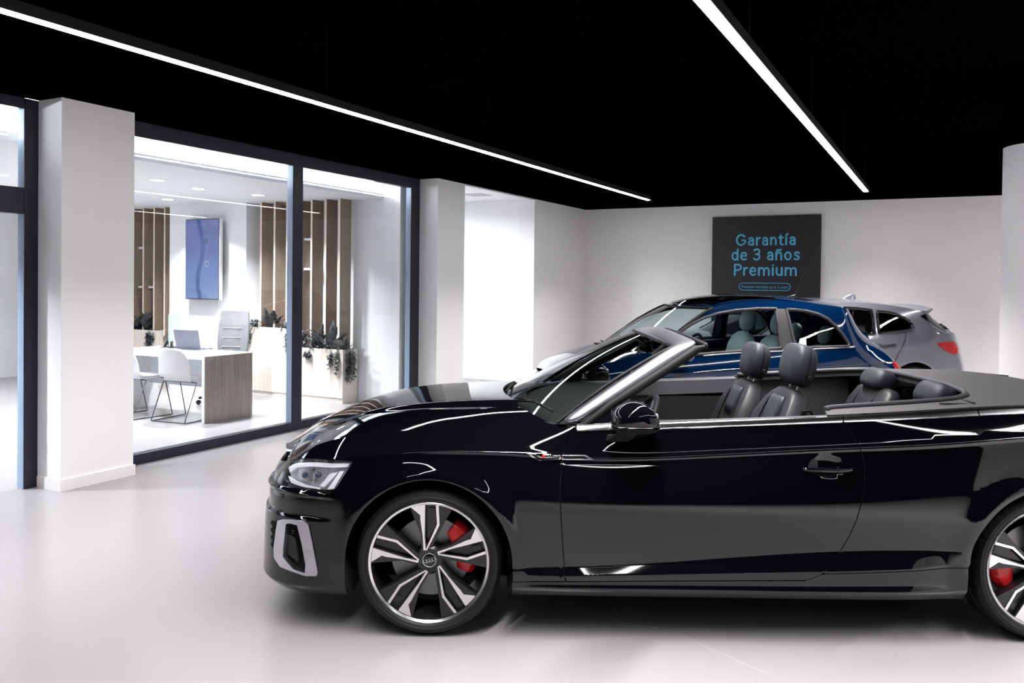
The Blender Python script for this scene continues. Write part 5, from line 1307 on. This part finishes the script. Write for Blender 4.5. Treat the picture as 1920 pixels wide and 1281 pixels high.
    for xc in cfg['axles']:
        for sg in (-1, 1):
            rings = [[(xc + (cfg['arch'] + .015) * math.cos(a), sg * yy, cfg['wz'] + (cfg['arch'] + .015) * math.sin(a)) for yy in (hw - .05, hw - .32)] + [(xc, sg * (hw - .32), cfg['wz'])] for a in [math.pi * (j / 16 * 1.3 - .15) for j in range(17)]]
            MB().loft(rings, False).build('wheel_arch_liner', M_dark, car, smooth=40)
            wheel_parts(car, cfg['rt'], cfg['rr'], .20, (xc, sg * (hw - .02), cfg['rt']), sg > 0, 170, False, 'multi')
    return car, B
# ---------------------------------------------------------------- small blue three-door hatchback
M_blue = mat('blue_car_paint', (.0004, .0085, .033), .07, coat=1.0, metal=.0)
n_, l_, b_ = nodes_of(M_blue)
M_mint = mat('mint_grey_leather', (.50, .62, .62), .5)
def fiat_low(z, x, b):
    return .06 * np.clip((.45 - z) / .25, 0, 1) ** 2 + .012 * ((z - .55) / .3) ** 2 * (z > .55) + .030 * np.clip((z - .74) / (b - .74), 0, 1) ** 1.5
closed_car(dict(name='hatchback_car', label='small dark blue three door hatchback with pale mint seats, parked between the other cars', loc=(.86, 8.0, 0), rot=R(10.7), x0=0,
    plan=[(-.69, 0), (-.66, .33), (-.56, .56), (-.36, .70), (0, .775), (.6, .808), (1.6, .813), (2.25, .805), (2.60, .768), (2.82, .675), (2.96, .44), (3.0, 0)], xref=1.0, hw=.80,
    rail=([-.75, -.5, -.2, .1, .3, .5, .7, .88, 1.05, 1.3, 1.6, 2.0, 2.3, 2.5, 2.9], [.66, .77, .87, .935, .975, 1.135, 1.27, 1.365, 1.41, 1.435, 1.44, 1.415, 1.375, 1.335, 1.25]),
    belt=([-.7, .3, 1.4, 2.3, 2.85], [.90, .925, .935, .975, .99]), tumble=([0, .1, .25, .4, .5, .7], [0, .035, .085, .15, .215, .36]), low=fiat_low, tail=(2.20, 2.82, lambda z: .63 * np.clip((z - .72) / .66, 0, 1.3) ** 1.6 + .06 * np.clip((.5 - z) / .3, 0, 1)), nose0=-.2,
    axles=(0, 2.3), wz=.30, arch=.335, zb=.20, rt=.30, rr=.215, paint=M_blue, xcowl=.30, cowl=(.06, .965), roof=(.90, 2.25), crown=.058, bow=.13, hoodh=.06, sunroof=(.93, 1.62, .86),
    spoiler=(.07, -.03), tailglass=(1.0, 1.30), tgw=.50, rear_glass=mat('x', (.0, 0, 0)) and glass('tinted_glass', (.68, .76, .76)), seal=.016, frame=M_pillar,
    windows=dict(front=[(1222, 666), (1235, 655), (1250, 641), (1272, 624), (1296, 608), (1320, 596), (1345, 588), (1380, 582), (1420, 579), (1455, 579), (1459, 610), (1464, 653), (1420, 656.5), (1380, 659), (1320, 664), (1260, 668)],
                 rear=[(1474, 580.5), (1490, 581), (1513, 584), (1534, 589.5), (1551, 598), (1566, 611), (1580, 628), (1592, 646), (1590, 649.5), (1540, 651), (1491, 653), (1483, 618)]),
    extras=[('pillar_cover', M_pillar, .003, [(1456, 579), (1471, 579), (1480, 617), (1489, 654), (1465.5, 655.5), (1461, 617)]),
            ('tail_lamp', mat('red_lens'), .008, [(1673, 679), (1692, 684), (1696, 690), (1700, 700), (1702, 715), (1690, 712), (1681, 695)])],
    lines=[('belt_trim', M_chrome, .010, [(1318, 666.5), (1380, 661.5), (1463, 657.5), (1492, 655.5), (1550, 652.5), (1601, 650)]), ('crease_trim', M_blue, .006, [(1300, 699), (1380, 692), (1500, 690), (1600, 684), (1660, 679)])],
    seats=[(1.67, -.33, 1.06, 1.0, 'front_seat'), (1.67, .33, 1.06, 1.0, 'front_seat'), (2.20, -.28, .97, .8, 'rear_seat'), (2.20, .28, .97, .8, 'rear_seat')], seat_mat=M_mint, mirror=(.52, .97)))
_c = [o for o in COL.objects if o.name.startswith('hatchback_car')][0]
MB().loft([rrect((2.02 + dx, 0, 1.455 + h), (1, 0, 0), (0, 1, 0), w2, .02, 2.4, 16) for dx, h, w2 in ((0, 0, .09), (.0, .02, .07), (.03, .035, .03), (.04, .045, .01))], True, True).tube([(2.05, 0, 1.47), (2.16, 0, 1.74)], .0045, 6).build('aerial', M_gloss, _c, smooth=60)
MB().box(.02, .10, -.25, -.05, .985, 1.0).box(.0, .10, .02, .2, .985, 1.0).tube([(.02, -.3, .975), (.12, .35, 1.01)], .008, 6).build('wiper', M_matte, _c)
# ---------------------------------------------------------------- grey five-door hatchback at the back
M_grey = mat('grey_car_paint', (.145, .145, .172), .12, coat=.8, metal=.35)
def bmw_low(z, x, b):
    return .06 * np.clip((.42 - z) / .2, 0, 1) ** 2 + .018 * np.clip((z - .50) / (.83 - .50), 0, 1) ** 2 * (z < .83) + (z >= .83) * (.018 + .055 * np.clip((z - .83) / (b - .83), 0, 2) ** 1.2)
_p = at_y(1715, 676, 9.85); _rot = R(11)
_off = Matrix.Rotation(_rot, 3, 'Z') @ Vector((2.67, -.89, 0))
_loc = Vector((_p.x, _p.y, 0)) - _off
closed_car(dict(name='hatchback_car', label='grey five door hatchback at the back wall with a bright red tail lamp', loc=_loc, rot=_rot, x0=.45,
    plan=[(-.85, 0), (-.83, .35), (-.74, .6), (-.55, .78), (-.2, .86), (.6, .895), (1.6, .90), (2.5, .90), (3.05, .882), (3.32, .845), (3.47, .76), (3.545, .57), (3.575, .3), (3.58, 0)], xref=1.5, hw=.89,
    rail=([-.9, -.6, -.2, .3, .62, .9, 1.2, 1.45, 1.8, 2.2, 2.6, 2.9, 3.1, 3.45], [.70, .80, .90, .965, .985, 1.14, 1.29, 1.365, 1.395, 1.39, 1.35, 1.295, 1.255, 1.18]),
    belt=([-.9, .6, 1.5, 2.4, 3.0, 3.4], [.90, .94, .965, 1.0, 1.02, 1.03]), tumble=([0, .1, .25, .4, .5], [0, .04, .10, .175, .25]), low=bmw_low, tail=(2.90, 3.42, lambda z: .33 * np.clip((z - 1.02) / .27, 0, 1.4) + .05 * np.clip((z - .60) / .3, 0, 1)), nose0=-.3,
    axles=(0, 2.67), wz=.32, arch=.37, zb=.20, rt=.325, rr=.24, paint=M_grey, xcowl=.66, cowl=(.38, .985), roof=(1.42, 2.92), crown=.045, bow=.15, hoodh=.05,
    spoiler=(.21, .035), tailglass=(1.03, 1.27), tgw=1.0, rear_glass=M_dglass, seal=.018, frame=M_gloss,
    windows=dict(front=[(1525, 590), (1560, 580), (1581, 577.5), (1610, 579), (1634, 582), (1640, 626), (1600, 630), (1540, 634)], rear=[(1644, 584), (1665, 586), (1680, 589.5), (1694, 596), (1706, 604), (1711, 611), (1706, 618), (1690, 621), (1648, 625)]),
    extras=[('rear_window_edge', M_gloss, .006, [(1724, 592.5), (1737, 588), (1757, 605), (1775, 622.5), (1763, 617), (1744, 605)]), ('tail_lamp', mat('red_lens'), .006, [(1757, 643.5), (1772, 641.5), (1788, 640.5), (1792, 644), (1795.5, 655), (1795, 663), (1788, 665), (1772, 657.5), (1763, 651)]),
            ('door_handle', M_grey, .022, [(1646, 643.5), (1652, 640), (1668, 637.5), (1677, 640), (1676, 644), (1664, 646.5), (1652, 647)])],
    lines=[('door_gap', M_dark, .004, [(1698, 623), (1697, 633), (1695, 641), (1686, 660), (1677, 680)])],
    seats=[(1.72, -.36, .92, 1.0, 'front_seat'), (1.72, .36, .92, 1.0, 'front_seat'), (2.45, -.3, .96, .8, 'rear_seat'), (2.45, .3, .96, .8, 'rear_seat')], seat_mat=M_leath, mirror=(.95, 1.02)))
_c = [o for o in COL.objects if o.name.startswith('hatchback_car')][1]
MB().loft([rrect((2.36 + dx, 0, 1.425 + h), (1, 0, 0), (0, 1, 0), w2, t2, 2.4, 16) for dx, h, w2, t2 in ((0, 0, .11, .03), (.02, .03, .08, .02), (.05, .055, .045, .012), (.07, .065, .02, .006))], True, True).build('aerial', M_grey, _c, smooth=60)
